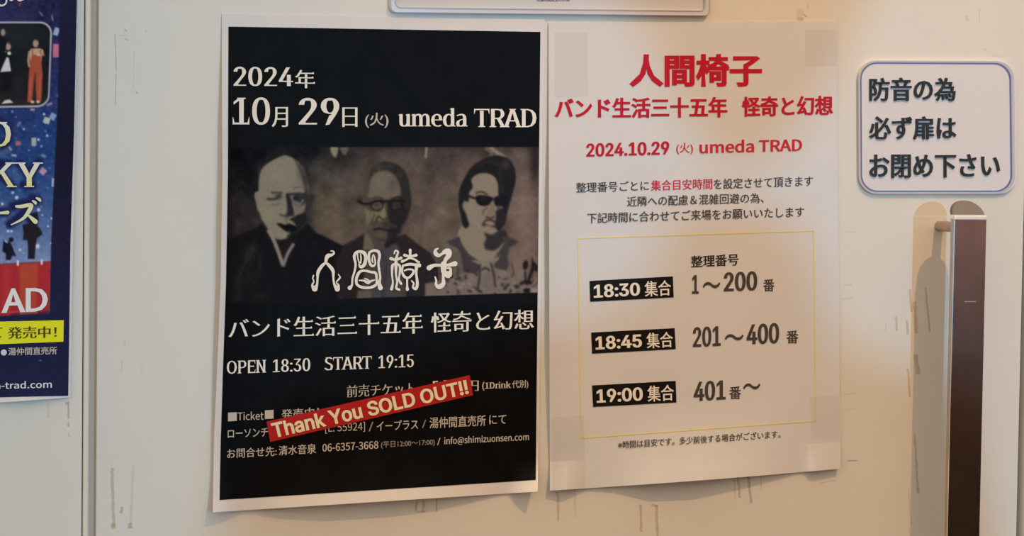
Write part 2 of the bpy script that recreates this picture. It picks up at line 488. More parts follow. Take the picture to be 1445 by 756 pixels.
wt = box('wall_front', -1.6, xr+0.10, 0.0, 0.1, 2.2, Z1, M['door']); tag(wt, None, None, None, 'structure')
wl2 = box('wall_left', -3.2, -1.6, 0.0, 0.1, 0.0, Z1, M['door']); tag(wl2, None, None, None, 'structure')
fl = box('floor', -3.2, 3.6, -7.2, 0.1, -0.05, 0.0, M['floor']); tag(fl, None, None, None, 'structure')
wb = box('wall_back', -3.2, 3.6, -7.3, -7.2, 0.0, Z1, M['plaster']); tag(wb, None, None, None, 'structure')
ws = box('wall_side', 3.6, 3.7, -7.3, 0.1, 0.0, Z1, M['plaster']); tag(ws, None, None, None, 'structure')
wp5 = box('trim_5', 3.56, 3.6, -7.17, 0.0, 0.52, 0.92, M['reflect_dark']); tag(wp5, None, None, None, 'structure')  # out-of-view bands added for the steel handle to reflect
wp6 = box('trim_6', 3.56, 3.6, -7.17, 0.0, 0.92, 1.32, M['reflect_brown']); tag(wp6, None, None, None, 'structure')
wp7 = box('trim_7', 3.55, 3.6, -7.17, 0.0, 0.0, 0.52, M['reflect_olive']); tag(wp7, None, None, None, 'structure')
bb = box('trim_4', -3.2, 3.6, -7.2, -7.17, 0.0, 1.25, M['reflect_dark']); tag(bb, None, None, None, 'structure')  # dark lower band on the back wall, added for the handle's reflection

# ================================================================ LEFT POSTER (blue, cropped by the frame)
def lift_blue(u, v):
    u = np.asarray(u, float); v = np.asarray(v, float)
    return 0.0012 + 0.0025*np.exp(-((u-108)/14)**2)*np.exp(-((v-120)/260)**2) + 0.004*np.clip((v-520)/45, 0, 1)**2*np.exp(-((u-40)/45)**2)
pb = empty('concert_poster', pt(-60, 300), 'blue concert poster with yellow sale bar at the left edge', 'poster')
def blue_right(v): return 108.6 - 0.0215*np.clip(v, -60, 600)
sheet('paper', [(-330, -60), (blue_right(-60), -60), (99.3, 560.5), (-330, 592)], M['paper'], pb, lift_blue, 0.0, 40, 30, thick=0.0002)
cv = Canvas(0, 0, 1, 1, 1, (0, 0, 0))
cv = Canvas(-60, -55, 108, 562, 1.0, (30, 34, 92))
U, V = cv.U, cv.V
# sky gradient of the artwork: dark at the top, mid blue, pale blue at the skyline
stops = [(-60, (34, 30, 74)), (40, (36, 36, 86)), (130, (34, 44, 104)), (200, (30, 58, 122)), (270, (42, 76, 142)), (330, (84, 110, 168)), (372, (118, 138, 188))]
for k in range(3): cv.C[..., k] = np.interp(V, [a for a, b in stops], [b[k] for a, b in stops])
for cx, cy, rx, ry, c, op in [(5, 215, 14, 10, (70, 96, 150), .6), (24, 246, 10, 18, (60, 100, 160), .7), (66, 190, 22, 30, (28, 72, 150), .5), (20, 20, 30, 18, (54, 50, 100), .4), (62, 30, 12, 40, (26, 26, 62), .5)]:
    cv.blob(cx, cy, rx, ry, c, op)
cv.C += cv.noise(5, 5)[..., None] + cv.noise(4, 1.6)[..., None]
# confetti
conf = [(68.5, 171, 4.6, 4.4, .3, (172, 184, 178)), (77, 165.5, 4.2, 4.6, .5, (128, 150, 196)), (50.5, 201, 3.4, 5.6, -.05, (162, 172, 166)),
        (27.5, 203, 3.4, 3.2, 0, (182, 96, 116)), (64.5, 243, 4.6, 4.4, .7, (176, 138, 176)), (80.5, 259, 2.6, 6, 0, (168, 182, 206)),
        (65, 221, 3.6, 2, .6, (110, 128, 170)), (57, 198, 1.6, 1.6, 0, (190, 200, 214)), (69.5, 192.5, 1.6, 1.6, .5, (170, 190, 224)), (35.5, 183, 1.5, 1.5, 0, (160, 176, 206)),
        (64.5, 162, 1.8, 1.6, 0, (170, 184, 214)), (48, 155.5, 3, 1.6, 0, (190, 140, 160)), (28.5, 176, 2, 4, .7, (96, 110, 156)), (16, 210, 1.6, 3.6, -.6, (136, 148, 186)),
        (22, 220, 3.6, 1.6, .1, (150, 160, 196)), (61.5, 207.5, 1.5, 1.5, 0, (120, 150, 196)), (44, 213, 1.6, 1, 0, (120, 140, 180)),
        (58, 20, 1, 4, -.7, (110, 110, 150)), (74, 26, .9, 4, -.2, (130, 130, 160)), (80, 45, 3.6, 5.5, .3, (150, 170, 200)), (81, 72, 5.4, 9.5, 0, (196, 104, 142)), (28, 6, 1.2, 3, .2, (150, 60, 80)),
        (83.5, 136, 1.6, 1.6, 0, (100, 130, 190)), (72, 148, 4, 1.6, -.4, (150, 120, 170)), (19, 158, 1.2, 1.2, 0, (150, 160, 200)), (67, 186, 1.6, 1.4, 0, (90, 120, 180))]
for cx, cy, rx, ry, a, c in conf:
    p = [(cx+x*rx*math.cos(a)-y*ry*math.sin(a), cy+x*rx*math.sin(a)+y*ry*math.cos(a)) for x, y in ((-1, -1), (1, -1), (1, 1), (-1, 1))]
    cv.poly(p, c, 1.4, False)
for k in range(90):
    cv.ell(rng.uniform(-55, 82), rng.uniform(150, 372), rng.uniform(.5, 1.3), rng.uniform(.5, 1.2), (170, 186, 220), 1.2, 0, rng.uniform(.3, .8))
for cx, cy, r in [(59, 349, 3.2), (33, 354, 2), (21, 272.5, 2), (27, 280, 2.6), (15, 327, 2), (20, 327, 1.8), (6, 288.5, 2), (59.5, 297.5, 2.4), (74, 321, 1.5), (79, 310, 1.5), (79, 345, 1.6), (65, 305, 1.2)]:
    cv.ell(cx, cy, r, r, (188, 202, 232), 1.2)
# dark halos behind the lettering
halo = (28, 30, 84)
cv.line([(-8, 172), (8, 176), (14, 190), (8, 204), (-8, 208)], 12, halo, 6)
cv.line([(-2, 232), (14, 232)], 12, halo, 6); cv.line([(2, 246), (20, 264)], 12, halo, 6)
cv.line([(30, 232), (44, 248), (44, 262)], 13, halo, 6); cv.line([(58, 230), (45, 248)], 13, halo, 6); cv.line([(36, 262), (50, 263)], 11, halo, 5)
cv.line([(-10, 301), (12, 300)], 13, halo, 6); cv.line([(22, 292), (44, 289), (34, 305), (18, 317)], 14, halo, 6); cv.line([(40, 303), (50, 313)], 13, halo, 6); cv.line([(50, 282), (56, 284)], 15, halo, 6)
# silhouettes on the roof
sil = (34, 28, 38)
cv.poly([(50, 302), (58, 300), (60, 312), (58, 320), (64, 326), (66, 332), (58, 338), (56, 352), (55, 367), (45, 367), (45, 352), (44, 340), (37, 340), (38, 330), (36, 318), (46, 316)], sil, 1.4, False)
cv.poly([(8, 339), (11, 343), (16, 341), (20, 345), (24, 355), (27, 363), (22, 362), (19, 368), (12, 368), (12, 359), (7, 356)], (26, 24, 40), 1.4, False)
cv.ell(20, 339.5, 3.6, 3.4, (24, 22, 38)); cv.line([(11, 341), (14, 343)], 2, (170, 180, 210))
# red roof / banner
cv.poly([(-60, 376), (79, 371), (77.5, 445), (-60, 451)], (178, 36, 44), 1.2, False)
cv.poly([(33, 374.5), (60, 373.5), (58, 444), (33, 446)], (190, 72, 44), 4, False, .8)
cv.poly([(8, 378), (20, 377), (18, 440), (8, 442)], (200, 52, 54), 5, False, .5)
cv.line([(-60, 376), (79, 371)], 1.5, (120, 60, 70)); cv.line([(30, 370), (30, 375)], 3.2, (214, 214, 226)); cv.line([(65.5, 369), (65.5, 374)], 3.2, (206, 206, 222))
cv.line([(0, 443), (36, 441)], 1.0, (190, 90, 90)); cv.poly([(20, 444), (78, 441), (78, 447), (20, 450)], (30, 26, 60), 1.5, False, .6)
cv.line([(34, 444), (60, 443)], 1.6, (176, 96, 88))
# photograph inset with rounded frame
fr = round_rect((-120, 30), (74, 31), (71.5, 152), (-120, 153), 17)
cv.poly(fr, (188, 182, 196), 1.2, False)
fr = round_rect((-120, 32.6), (71.6, 33.4), (69.6, 149.4), (-120, 150.4), 15)
cv.poly(fr, (22, 24, 30), 1.2, False)
m = 0.5 - cv.sd_poly(fr)/1.2
cv.mix(np.clip(m, 0, 1)*np.exp(-((U-25)/40)**2-((V-50)/22)**2), (34, 42, 48), .7)
cv.mix(np.clip(m, 0, 1)*np.exp(-((V-152)/18)**2), (62, 44, 42), .6); cv.mix(np.clip(m, 0, 1)*np.exp(-((U-28)/9)**2-((V-118)/16)**2), (52, 38, 38), .6)
# performer in orange overalls
ora = (172, 74, 50)
cv.line([(42.5, 74), (41, 86), (42.5, 94)], 3.6, (176, 140, 104)); cv.line([(60.5, 72), (62, 78)], 3.4, (150, 116, 70))
cv.poly([(43, 72), (48, 69), (58, 69), (62, 73), (60, 80), (58, 90), (45, 90)], (188, 152, 120)); cv.ell(51, 62, 3.9, 5.2, (176, 144, 116)); cv.line([(47.6, 59), (50, 57), (54, 58.5)], 1.8, (120, 92, 62))
cv.poly([(46, 78), (58, 77), (60, 92), (61.5, 106), (60.8, 130), (60, 144), (53.5, 145), (51.5, 118), (50, 108), (48.5, 125), (47, 145), (40, 145), (41, 120), (42, 100), (44, 88)], ora, 1.4, False)
cv.line([(46.5, 71), (47, 80)], 1.6, ora); cv.line([(58, 71), (57.5, 79)], 1.6, ora); cv.ell(55, 78, 2.6, 1.4, (206, 190, 184))
cv.line([(51, 104), (50.5, 138)], 2.2, (70, 42, 36), 2, op=.8); cv.line([(45, 110), (43.5, 140)], 1.4, (206, 92, 68), 1.5); cv.line([(57.5, 108), (57.5, 138)], 1.6, (196, 82, 60), 1.5)
cv.ell(47.5, 144.5, 2.8, 2.0, (206, 188, 178)); cv.ell(55.5, 144.5, 2.6, 1.9, (206, 188, 178))
# performer in black and white
cv.ell(12, 66, 4, 5, (166, 140, 130)); cv.line([(8, 62), (12, 60), (15, 63)], 2, (70, 56, 50)); cv.poly([(2, 75), (8, 71), (16, 74), (18, 90), (16, 128), (4, 128)], (18, 19, 24), 1.4, False)
cv.poly([(10, 81), (13, 82), (16.5, 101), (1, 102), (5, 92)], (196, 198, 204), 1.3, False); cv.ell(13.5, 75.5, 2.6, 2.6, (212, 206, 206)); cv.ell(7.5, 73, 1.8, 1.8, (196, 170, 156))
cv.poly([(8, 142), (15, 141), (20, 145.5), (3, 147)], (206, 202, 202), 1.3, False)
cv.ell(4.5, 46, 3.2, 4.8, (158, 134, 128)); cv.poly([(-8, 56), (2, 52), (10, 56), (8, 74), (0, 100), (-8, 100)], (16, 18, 26), 1.4, False)
# dark navy border to the right of the artwork
edge = np.interp(V, [-60, 150, 340, 600], [84.2, 83.6, 79.3, 76.5])
nb = np.clip((U-edge)/1.2+.5, 0, 1); nb = np.maximum(nb, np.clip((V-(447.5-0.03*U))/1.2+.5, 0, 1))
cv.mix(nb, (29, 28, 62)); cv.mix(nb*np.exp(-((V-200)/120)**2)*(U > 80), (22, 20, 40), .6); cv.mix(nb*(V > 380), (28, 32, 76), .5)
cv.C += cv.noise(2.0, 2.0)[..., None]; cv.C = cv.C*.84 + cv.C.mean(-1, keepdims=True)*.14
cv.blur(.6)
cv.ell(65, 511, 1.8, .9, (100, 110, 140), 1.2, -.4)
def blue_map(U, V):
    r = np.interp(V, [-55, 0, 190, 340, 562], [109.5, 108.5, 104.3, 99.5, 96.3])
    t = np.clip((V+55)/617.0, 0, 1)
    bot = 558.5 - 0.02*(U-96)
    k = (U+60)/168.0
    return -60 + k*(r+60), -55 + t*(bot+55)
cv.build('artwork', M['picture'], pb, lift_blue, 0.0003, blue_map, label='printed blue confetti artwork with a rounded group photograph')
sheet('ink_panel', [(-318, -55), (-60, -55), (-60, 561.6), (-318, 584)], M['navy'], pb, lift_blue, 0.0003, 20, 20)
lb = lift_blue
cw = Canvas(-290, -20, -59, 452, 2.0, (34, 44, 104))
for k in range(3): cw.C[..., k] = np.interp(cw.V, [p for p, q in stops], [q[k] for p, q in stops])
for k in range(110):
    r_ = rng.uniform(1.0, 4.2); cw.ell(rng.uniform(-285, -64), rng.uniform(155, 370), r_, r_*rng.uniform(.6, 1.3), [(170, 186, 220), (176, 138, 176), (162, 172, 166)][k % 3], 1.6, rng.uniform(-1, 1), .7)
cw.poly([(-400, 378), (-59, 376), (-59, 452), (-400, 455)], (178, 36, 44), 1.5, False)
cw.poly(round_rect((-270, 26), (0, 30), (0, 153), (-270, 156), 17), (188, 182, 196), 1.5, False); cw.poly(round_rect((-267, 29), (0, 32.6), (0, 150.4), (-267, 153), 15), (22, 24, 30), 1.5, False)
cw.C = cw.C*.84 + cw.C.mean(-1, keepdims=True)*.14
cw.build('artwork', M['picture'], pb, lift_blue, 0.0005)
ky = ((222, 224, 226), (214, 216, 130))
text('lettering', 'D', Q(-17, 15.6, 171, 207.5), M['picture'], pb, lb, .0006, grad=ky, serif=2, bx=.02, by=-.01)
text('lettering', 'KY', Q(-15, 60.5, 229, 264), M['picture'], pb, lb, .0006, grad=ky, serif=2, bx=.02, by=-.012, spacing=1.1)
tfb = lambda x, y: (x/5.4, 250+y/5.4)
brush_strokes('lettering', [[(-60, 272, 22), (0, 272, 18), (58, 268, 28)],
    [(125, 222, 20), (165, 222, 26), (235, 212, 30), (222, 255, 32), (175, 315, 22), (85, 362, 8)], [(222, 295, 18), (245, 315, 28), (270, 338, 36)],
    [(250, 180, 14), (268, 192, 22), (272, 200, 18)], [(278, 158, 14), (298, 168, 22), (306, 178, 18)]], tfb, material('pale_yellow_print', alb((222, 220, 170)), .5), pb, lb, .0006)
text('lettering', 'AD', Q(2, 67.5, 407, 441.5, 405.5, 439), material('pale_pink_print', alb((226, 212, 214)), .5), pb, lb, .0006, bx=.03, by=.004)
sheet('yellow_bar', [(-230, 459), (90, 451.6), (89.4, 482), (-230, 494)], M['yellowbar'], pb, lb, .0005, 20, 3, label='yellow bar with dark lettering')
text('lettering', 'て', Q(-10, 3.4, 462, 476), M['brown'], pb, lb, .0008, bx=.02, by=-.005)
text('lettering', '発売中！', Q(10.5, 80, 460.5, 478, 459, 476), M['brown'], pb, lb, .0008, bx=.022, by=-.008, uroko=True)
text('lettering', '●', Q(1.2, 9.6, 492.8, 501.5), material('lilac_print', alb((190, 190, 214)), .5), pb, lb, .0006)
text('lettering', '湯仲間直売所', Q(11.5, 80.5, 490.5, 501.5, 488.8, 499.8), M['offwhite'], pb, lb, .0006, bx=.02, by=.01)
text('lettering', 'umeda-trad.com', Q(-49, 73.2, 540, 550, 536.6, 547), material('pale_grey_print', alb((196, 196, 210)), .5), pb, lb, .0006, bx=.014, by=.01, cjk=True)
tfg = lambda x, y: (x/5.04, y/5.04)
brush_strokes('lettering', [[(-10, 34, 16), (12, 40, 12), (32, 32, 12), (44, 18, 12), (46, -10, 12), (46, -40, 12)], [(60, -20, 10), (78, 2, 12), (100, -10, 10)], [(112, -20, 10), (134, 2, 13), (160, -2, 12), (182, -16, 12)]],
              tfg, M['white'], pb, lb, .0006)

# ================================================================ BLACK POSTER
L_edge_v = [0, 19, 100, 250, 400, 520, 620, 722, 760]; L_edge_u = [313, 313, 313.2, 314, 311.5, 306.5, 302, 300.3, 300]
I_edge_u = [322.5, 322.5, 322.2, 321.7, 319, 314.8, 311.6, 309.6, 309]
def lift_black(u, v):
    u = np.asarray(u, float); v = np.asarray(v, float)
    s = np.clip((u-300)/460, 0, 1); vb = 722.5 - 0.0645*(u-300)
    t = np.clip(1-(vb-v)/110, 0, 1)**2
    prof = np.interp(u, [295, 300, 318, 342, 365, 400, 470, 560, 620, 660, 705, 718, 722, 740, 758, 770],
                     [.0075, .0070, .0060, .0012, .0020, .0055, .0090, .0092, .0075, .0045, .0005, .0005, .0012, .0080, .0130, .0135])
    tc = np.clip(1-(vb-v)/np.where(u > 712, 45, 110), 0, 1)**1.6
    side = 0.0075*np.clip(1-(u-np.interp(v, L_edge_v, L_edge_u))/70, 0, 1)**1.8*np.interp(v, [19, 60, 180, 300, 500, 640, 700], [0, .1, .75, 1, .85, .35, .1])
    return 0.0012 + prof*np.where(u > 712, tc, t) + side
pk = empty('concert_poster', pt(530, 380), 'black concert poster with three portraits and a tilted red sold-out banner', 'poster')
def warp_black(uv, s, t):
    uv = uv.copy()
    dl = np.interp(uv[:, 1], L_edge_v, L_edge_u) - (313 + (300.3-313)*t)
    uv[:, 0] += dl*(1-s)**3; return uv
sheet('paper', [(313, 19.5), (769, 27.5), (758.8, 693.3), (300.3, 722.6)], M['paper'], pk, lift_black, 0.0, 90, 70, warp_black, thick=0.0002)
def warp_ink(uv, s, t):
    uv = uv.copy()
    dl = np.interp(uv[:, 1], L_edge_v, I_edge_u) - (322.5 + (309.8-322.5)*t)
    uv[:, 0] += dl*(1-s)**3; return uv
sheet('ink_panel', [(322.5, 37.5), (762.6, 45), (756, 677), (309.8, 705.2)], M['ink'], pk, lift_black, 0.0003, 90, 70, warp_ink, label='black printed field of the poster')
bk = lift_black; o1 = .0008
def TK(body, q, mat='white', **kw): return text('lettering', body, q, M[mat], pk, bk, o1, **kw)
SER = dict(bx=.026, by=-.014, serif=2); MIN = dict(bx=.010, by=-.012, uroko=True)
TK('2024', Q(329.5, 413.6, 94, 121.3, 94.8, 121.8), bx=.034, by=-.018, inter=True)
TK('年', Q(416, 444.5, 98, 124, 98.3, 124.6), bx=.018, by=-.008, uroko=True)
TK('10', Q(328.3, 381, 137.3, 176), inter=True, **SER)
TK('月', Q(383.3, 406.5, 151, 179), bx=.018, by=-.008, uroko=True)
TK('29', Q(421.5, 478.7, 138, 176.6), bx=.034, by=-.018, inter=True)
TK('日', Q(483, 504.5, 151.5, 179), bx=.014, by=-.012, uroko=True)
TK('(火)', Q(515, 548.3, 159, 180.5), mat='offwhite', bx=.012, by=-.004)
TK('umeda', Q(561.8, 659.8, 152.4, 178.6), bx=.03, by=-.014, serif=1)
TK('TRAD', Q(669, 757, 153.2, 179.2, 153.4, 179.6), bx=.026, by=-.014, serif=2)
TK('バンド生活三十五年', Q(322.3, 596.5, 449, 477.8, 439.6, 470.2), bx=.018, by=-.010, uroko=True)
TK('怪奇と幻想', Q(607.8, 753.5, 439.4, 469.2, 434.4, 464.5), bx=.018, by=-.008, uroko=True)
TK('OPEN', Q(320, 375.5, 509, 527.6, 507.2, 525.6), bx=.02, by=-.010, serif=2)
TK('18:30', Q(385, 437.8, 507, 525.2, 505, 523.2), bx=.028, by=-.012, inter=True)
TK('START', Q(457.5, 524.5, 504, 522.4, 501.8, 520.2), bx=.02, by=-.010, serif=2)
TK('19:15', Q(534, 583.8, 501.4, 519.6, 499.6, 517.8), bx=.028, by=-.012, inter=True)
TK('前売チケット', Q(489.3, 585.6, 542.8, 560.5, 538.2, 555.8), mat='offwhite', bx=.012, by=-.012, uroko=True)
TK('5,500', Q(609.8, 655, 537.6, 555, 534.5, 552), mat='white', bx=.02, by=-.01)
TK('円', Q(657, 675.6, 536.8, 551.4), mat='offwhite', bx=.012, by=-.012)
TK('(1Drink', Q(680.4, 721.5, 538.8, 550.8, 537.4, 549.4), mat='offwhite', bx=.03, by=.0, serif=1)
TK('代別)', Q(722.5, 745.6, 537, 549.4, 535.6, 548), mat='offwhite', bx=.01, by=-.004)
TK('■', Q(321.8, 334.2, 582, 594.2, 581.4, 593.6), mat='offwhite')
TK('Ticket', Q(335.2, 372, 581, 593, 580.2, 592), mat='offwhite', bx=.006, by=.002, cjk=True)
TK('■', Q(373.8, 386, 578.8, 591, 578.2, 590.4), mat='offwhite')
TK('発売中！', Q(397.2, 450, 577.8, 591.6, 574, 588), mat='offwhite', bx=.01, by=0)
TK('ローソンチケット', Q(321.3, 413, 605.5, 618.4, 601.4, 614.6), mat='offwhite', bx=.012, by=.004)
TK('[L: 55924]', Q(459, 515, 597.6, 611.6, 595, 609), mat='offwhite', bx=.004, by=-.002, cjk=True)
TK('/', Q(520, 527, 595, 608.6), mat='dimwhite')
TK('イープラス', Q(531.6, 590, 594, 608, 591.2, 605), mat='offwhite', bx=.010, by=.002)
TK('/', Q(595.5, 601.5, 592, 603.6), mat='dimwhite')
TK('湯仲間直売所', Q(606, 685.5, 588.8, 604.4, 585.2, 600.6), mat='offwhite', bx=.010, by=.002)
TK('にて', Q(690.4, 714.4, 585.6, 598.6, 584.8, 597.6), mat='offwhite', bx=.008)
TK('お問合せ先:', Q(320.3, 390.4, 633, 646.8, 629.4, 643), mat='offwhite', bx=.008)
TK('清水音泉', Q(393.2, 446.2, 628.8, 642.4, 625.6, 639.4), mat='offwhite', bx=.010, by=.002)
TK('06-6357-3668', Q(455, 533.9, 626.2, 637.2, 621.8, 632.8), mat='offwhite', bx=.010, by=.004, cjk=True)
TK('(平日12:00〜17:00)', Q(537.6, 613.6, 623, 633.2, 619, 629.4), mat='dimwhite', bx=.012, by=.004)
TK('/', Q(616.8, 621.6, 617.6, 628), mat='offwhite')
TK('info@shimizuonsen.com', Q(626.8, 746.4, 616.4, 628.8, 610.6, 622.6), mat='offwhite', bx=.012, by=.006, cjk=True)
sheet('banner', [(376.2, 594.7), (662.7, 529.1), (667.6, 557.2), (381.2, 623.3)], M['stripred'], pk, bk, .0011, 60, 4, label='tilted red banner across the black poster')
text('lettering', 'Thank You SOLD OUT!!', [(381.8, 597.2), (657.8, 535.4), (661.8, 555.4), (387, 618.2)], M['cream'], pk, bk, .0014, bx=.036, by=.026, inter=True, label='heavy cream letters of the banner')

# printed photograph with three portraits
cv = Canvas(318, 203, 762, 430, 1.0, (14, 14, 16))
U, V = cv.U, cv.V
def g(cx, cy, rx, ry, c, op=1): cv.blob(cx, cy, rx, ry, c, op)
cv.poly([(455, 206), (800, 206), (800, 440), (470, 440), (462, 380)], (84, 74, 68), 40, False)
g(470, 300, 40, 75, (104, 94, 80), .95); g(462, 240, 26, 30, (58, 56, 56), .8); g(345, 312, 32, 30, (60, 55, 56), .9); g(325, 300, 20, 40, (34, 31, 34), .6)
g(492, 285, 12, 60, (60, 55, 54), .55); g(500, 225, 26, 22, (54, 50, 52), .8); g(478, 221, 16, 12, (30, 30, 34), .7)
g(620, 290, 34, 60, (104, 92, 86), .8); g(590, 215, 40, 18, (64, 58, 58), .7); g(640, 215, 34, 14, (76, 68, 72), .6); g(607, 262, 8, 45, (70, 64, 68), .5)
g(740, 300, 26, 70, (118, 102, 98), .9); g(632, 300, 14, 50, (94, 92, 78), .5); g(725, 225, 30, 18, (94, 84, 84), .8); g(756, 225, 8, 36, (36, 30, 34), .9); g(600, 340, 30, 30, (98, 86, 78), .7)
g(626, 240, 14, 22, (62, 56, 60), .6); g(735, 380, 30, 30, (124, 110, 104), .6)
g(440, 210, 40, 17, (20, 20, 24), .85); g(400, 208, 60, 12, (16, 16, 19), .8)
cv.C *= .94
cv.C += cv.noise(5, 16)[..., None] + cv.noise(3, 6)[..., None]
cv.poly([(466.5, 207), (477, 207), (474, 222), (468, 217)], (122, 120, 104), 1.6); cv.poly([(480, 208), (492, 208), (486, 219)], (88, 86, 84), 2.5); cv.line([(602, 207), (601.5, 214), (600.5, 222)], 3, (134, 126, 112), 1.5)
cv.line([(686, 209), (694, 216), (690, 226)], 4, (94, 92, 84), 3); cv.line([(692, 207), (702, 216), (712, 222)], 5, (126, 120, 110), 3); cv.line([(596, 240), (598, 300), (592, 340)], 4, (66, 60, 60), 6, op=.4)
# --- portrait on the left: bald head, dark kimono
skin = (119, 116, 103)
cv.poly([(403.8, 219), (396.5, 220.6), (387.5, 224.5), (378.5, 230), (371, 236.5), (366.5, 246), (365, 258), (364.5, 269), (359.8, 271.5), (359.2, 278), (361.5, 286), (363, 295), (366.5, 301), (368.8, 308), (372.5, 314), (379, 325), (386, 336), (397, 338), (408, 334), (416, 322), (428, 312), (434, 298), (440, 288), (443.8, 277), (441, 273), (436.5, 273), (434.5, 258), (427, 236), (416, 224.5)], skin, 2)
cv.poly([(416, 225), (428, 240), (434, 256), (436, 272), (442, 273), (445, 279), (440, 290), (434, 303), (430, 318), (414, 330), (406, 336), (407, 322), (420, 318), (428, 300), (431, 284), (428, 262), (425, 246), (420, 234)], (46, 43, 45), 4)
g(392, 246, 22, 16, (126, 122, 114), .6); g(400, 262, 24, 8, (120, 113, 105), .5); g(378, 300, 10, 14, (122, 124, 104), .7)
g(425, 243, 6, 14, (66, 62, 62), .6)
cv.line([(384, 271.5), (391, 271.8), (397.5, 272)], 3, (66, 62, 56), 2.5); cv.line([(377.5, 280.5), (385, 281), (391, 279.5), (395.5, 276)], 2.6, (30, 28, 28), 1.6); g(393, 277, 5, 4, (52, 48, 46), .9); cv.line([(384, 289), (390, 289), (394, 286.5)], 1.6, (84, 82, 72), 2)
cv.poly([(404, 273), (412, 272), (424, 271.5), (434, 274), (435, 280), (430, 287), (423, 292), (417, 290), (410, 283), (405, 281)], (44, 42, 44), 2)
cv.line([(414, 266.5), (420, 264), (428, 264.5)], 2, (60, 57, 55), 2, op=.7); g(425, 265, 8, 4, (112, 108, 98), .5)
cv.poly([(409, 277), (415, 275.5), (419, 279), (420, 285), (424, 285), (427, 281), (429, 283), (422, 291), (414, 287)], (98, 96, 94), 1.8); cv.ell(417.5, 279.5, 4, 3.6, (28, 27, 30), 1.6)
cv.poly([(403.5, 274), (409, 278), (413, 291), (415, 303), (409, 305), (402, 304.5), (405, 298), (405, 288)], (34, 32, 34), 1.8)
cv.poly([(416, 293), (424, 290), (428, 295), (422, 303), (417, 301)], (106, 100, 92), 3, op=.9)
cv.line([(395.5, 302.5), (399, 304), (406, 306)], 3, (50, 46, 44), 2); cv.line([(404, 307), (404, 313)], 3, (92, 90, 80), 3); g(399, 300, 6, 6, (128, 124, 110), .4)
cv.poly([(409, 309), (430, 300), (432, 312), (420, 326), (408, 335), (404, 338), (410, 326), (418, 320), (414, 313)], (28, 26, 28), 2.5)
cv.poly([(390.5, 316), (396, 315), (402, 317), (407, 315.5), (413, 317), (418, 320), (417, 325), (411, 326), (404, 326.5), (398, 322)], (10, 9, 11), 1.6)
cv.line([(392, 329), (400, 331.5), (407, 329)], 4, (128, 126, 112), 4, op=.7)
cv.poly([(318, 342), (325, 338), (349, 326), (362, 321), (369, 314), (374, 322), (382, 334), (390, 350), (399.3, 372), (407, 356), (414.5, 343), (420, 330), (434, 315), (446, 328), (463, 336), (490, 350), (502, 372), (510, 432), (318, 432)], (17, 15, 18), 2.4, False)
cv.poly([(383, 332), (390, 337), (400, 339), (412, 336), (414, 343), (405, 357), (399, 370), (390, 350)], (24, 21, 24), 2)
cv.line([(379, 326), (386, 338), (393, 356), (399, 373)], 5.2, (128, 120, 112), 1.6); cv.line([(413.8, 345), (406, 358), (400, 374)], 4.4, (124, 112, 108), 1.6)
g(356, 352, 7, 10, (42, 39, 38), .8); g(350, 365, 9, 12, (34, 32, 31), .8); g(337, 400, 7, 20, (34, 34, 32), .8); g(367, 372, 3, 16, (38, 34, 34), .7); g(352, 392, 14, 14, (28, 27, 27), .7); g(366, 418, 10, 6, (36, 30, 31), .7); g(333, 421, 10, 6, (34, 30, 28), .6)
cv.line([(350, 352), (345, 372), (336, 395)], 2.2, (46, 43, 42), 3, op=.7); cv.line([(357, 348), (352, 362)], 2, (50, 46, 45), 3, op=.7)
# --- portrait in the middle: grey hair, round glasses
cv.poly([(511, 250), (506, 262), (503, 276), (507, 287), (514, 293), (516, 318), (524, 334), (534, 346), (560, 346), (568, 322), (577, 303), (580, 284), (578, 262), (572, 245), (560, 233), (545, 228), (530, 231), (518, 240)], (70, 63, 59), 3)
g(509, 262, 6, 14, (84, 74, 70), .7); g(508, 281, 4, 5, (40, 36, 36), .8)
cv.poly([(521.7, 244), (526, 234), (538, 229), (552, 229), (567, 236.4), (575.6, 251), (578.5, 266), (580.5, 284), (577, 302), (568, 318), (566, 300), (565, 276), (564.5, 262), (558.5, 248), (549, 241), (537, 240), (529, 245), (523, 252), (521, 262)], (40, 37, 37), 2.6)
cv.poly([(521, 270), (522, 256), (527, 247), (536, 242), (546, 242), (556, 248), (562, 258), (565, 272), (558, 280), (543, 281), (527, 281), (519, 276)], (98, 92, 84), 4); g(552, 266, 8, 10, (88, 76, 80), .7); g(535, 256, 10, 9, (104, 99, 88), .6)
cv.line([(526, 280), (533, 278.5), (540, 280)], 2.4, (50, 46, 42), 2); cv.line([(553, 280), (562, 278), (568, 281)], 2.4, (32, 29, 29), 2)
cv.poly([(515, 294), (524, 298), (540, 298), (544, 291), (546, 310), (536, 312), (524, 312), (518, 322), (516, 308)], (104, 97, 78), 3); cv.poly([(541, 290), (545.5, 288), (546, 306), (540, 310), (535, 308)], (112, 104, 86), 1.8)
cv.poly([(547, 284), (556, 286), (570, 290), (574, 300), (568, 318), (562, 334), (550, 342), (546, 330), (550, 318), (548, 306)], (32, 29, 31), 3)
cv.ell(532, 290, 9.4, 7.6, (28, 26, 26), 1.4); cv.ell(532, 290.3, 7.4, 5.6, (82, 76, 64), 1.4); cv.ell(532, 289, 3.4, 1.6, (54, 49, 43), 2.6)
cv.ell(559.5, 290, 9.4, 7.8, (22, 20, 22), 1.4); cv.ell(559.5, 290.4, 7.2, 5.6, (44, 41, 40), 1.6); cv.line([(554, 288), (558, 286), (564, 287)], 2, (58, 54, 52), 2.4); g(556, 293, 3, 2, (66, 62, 58), .6)
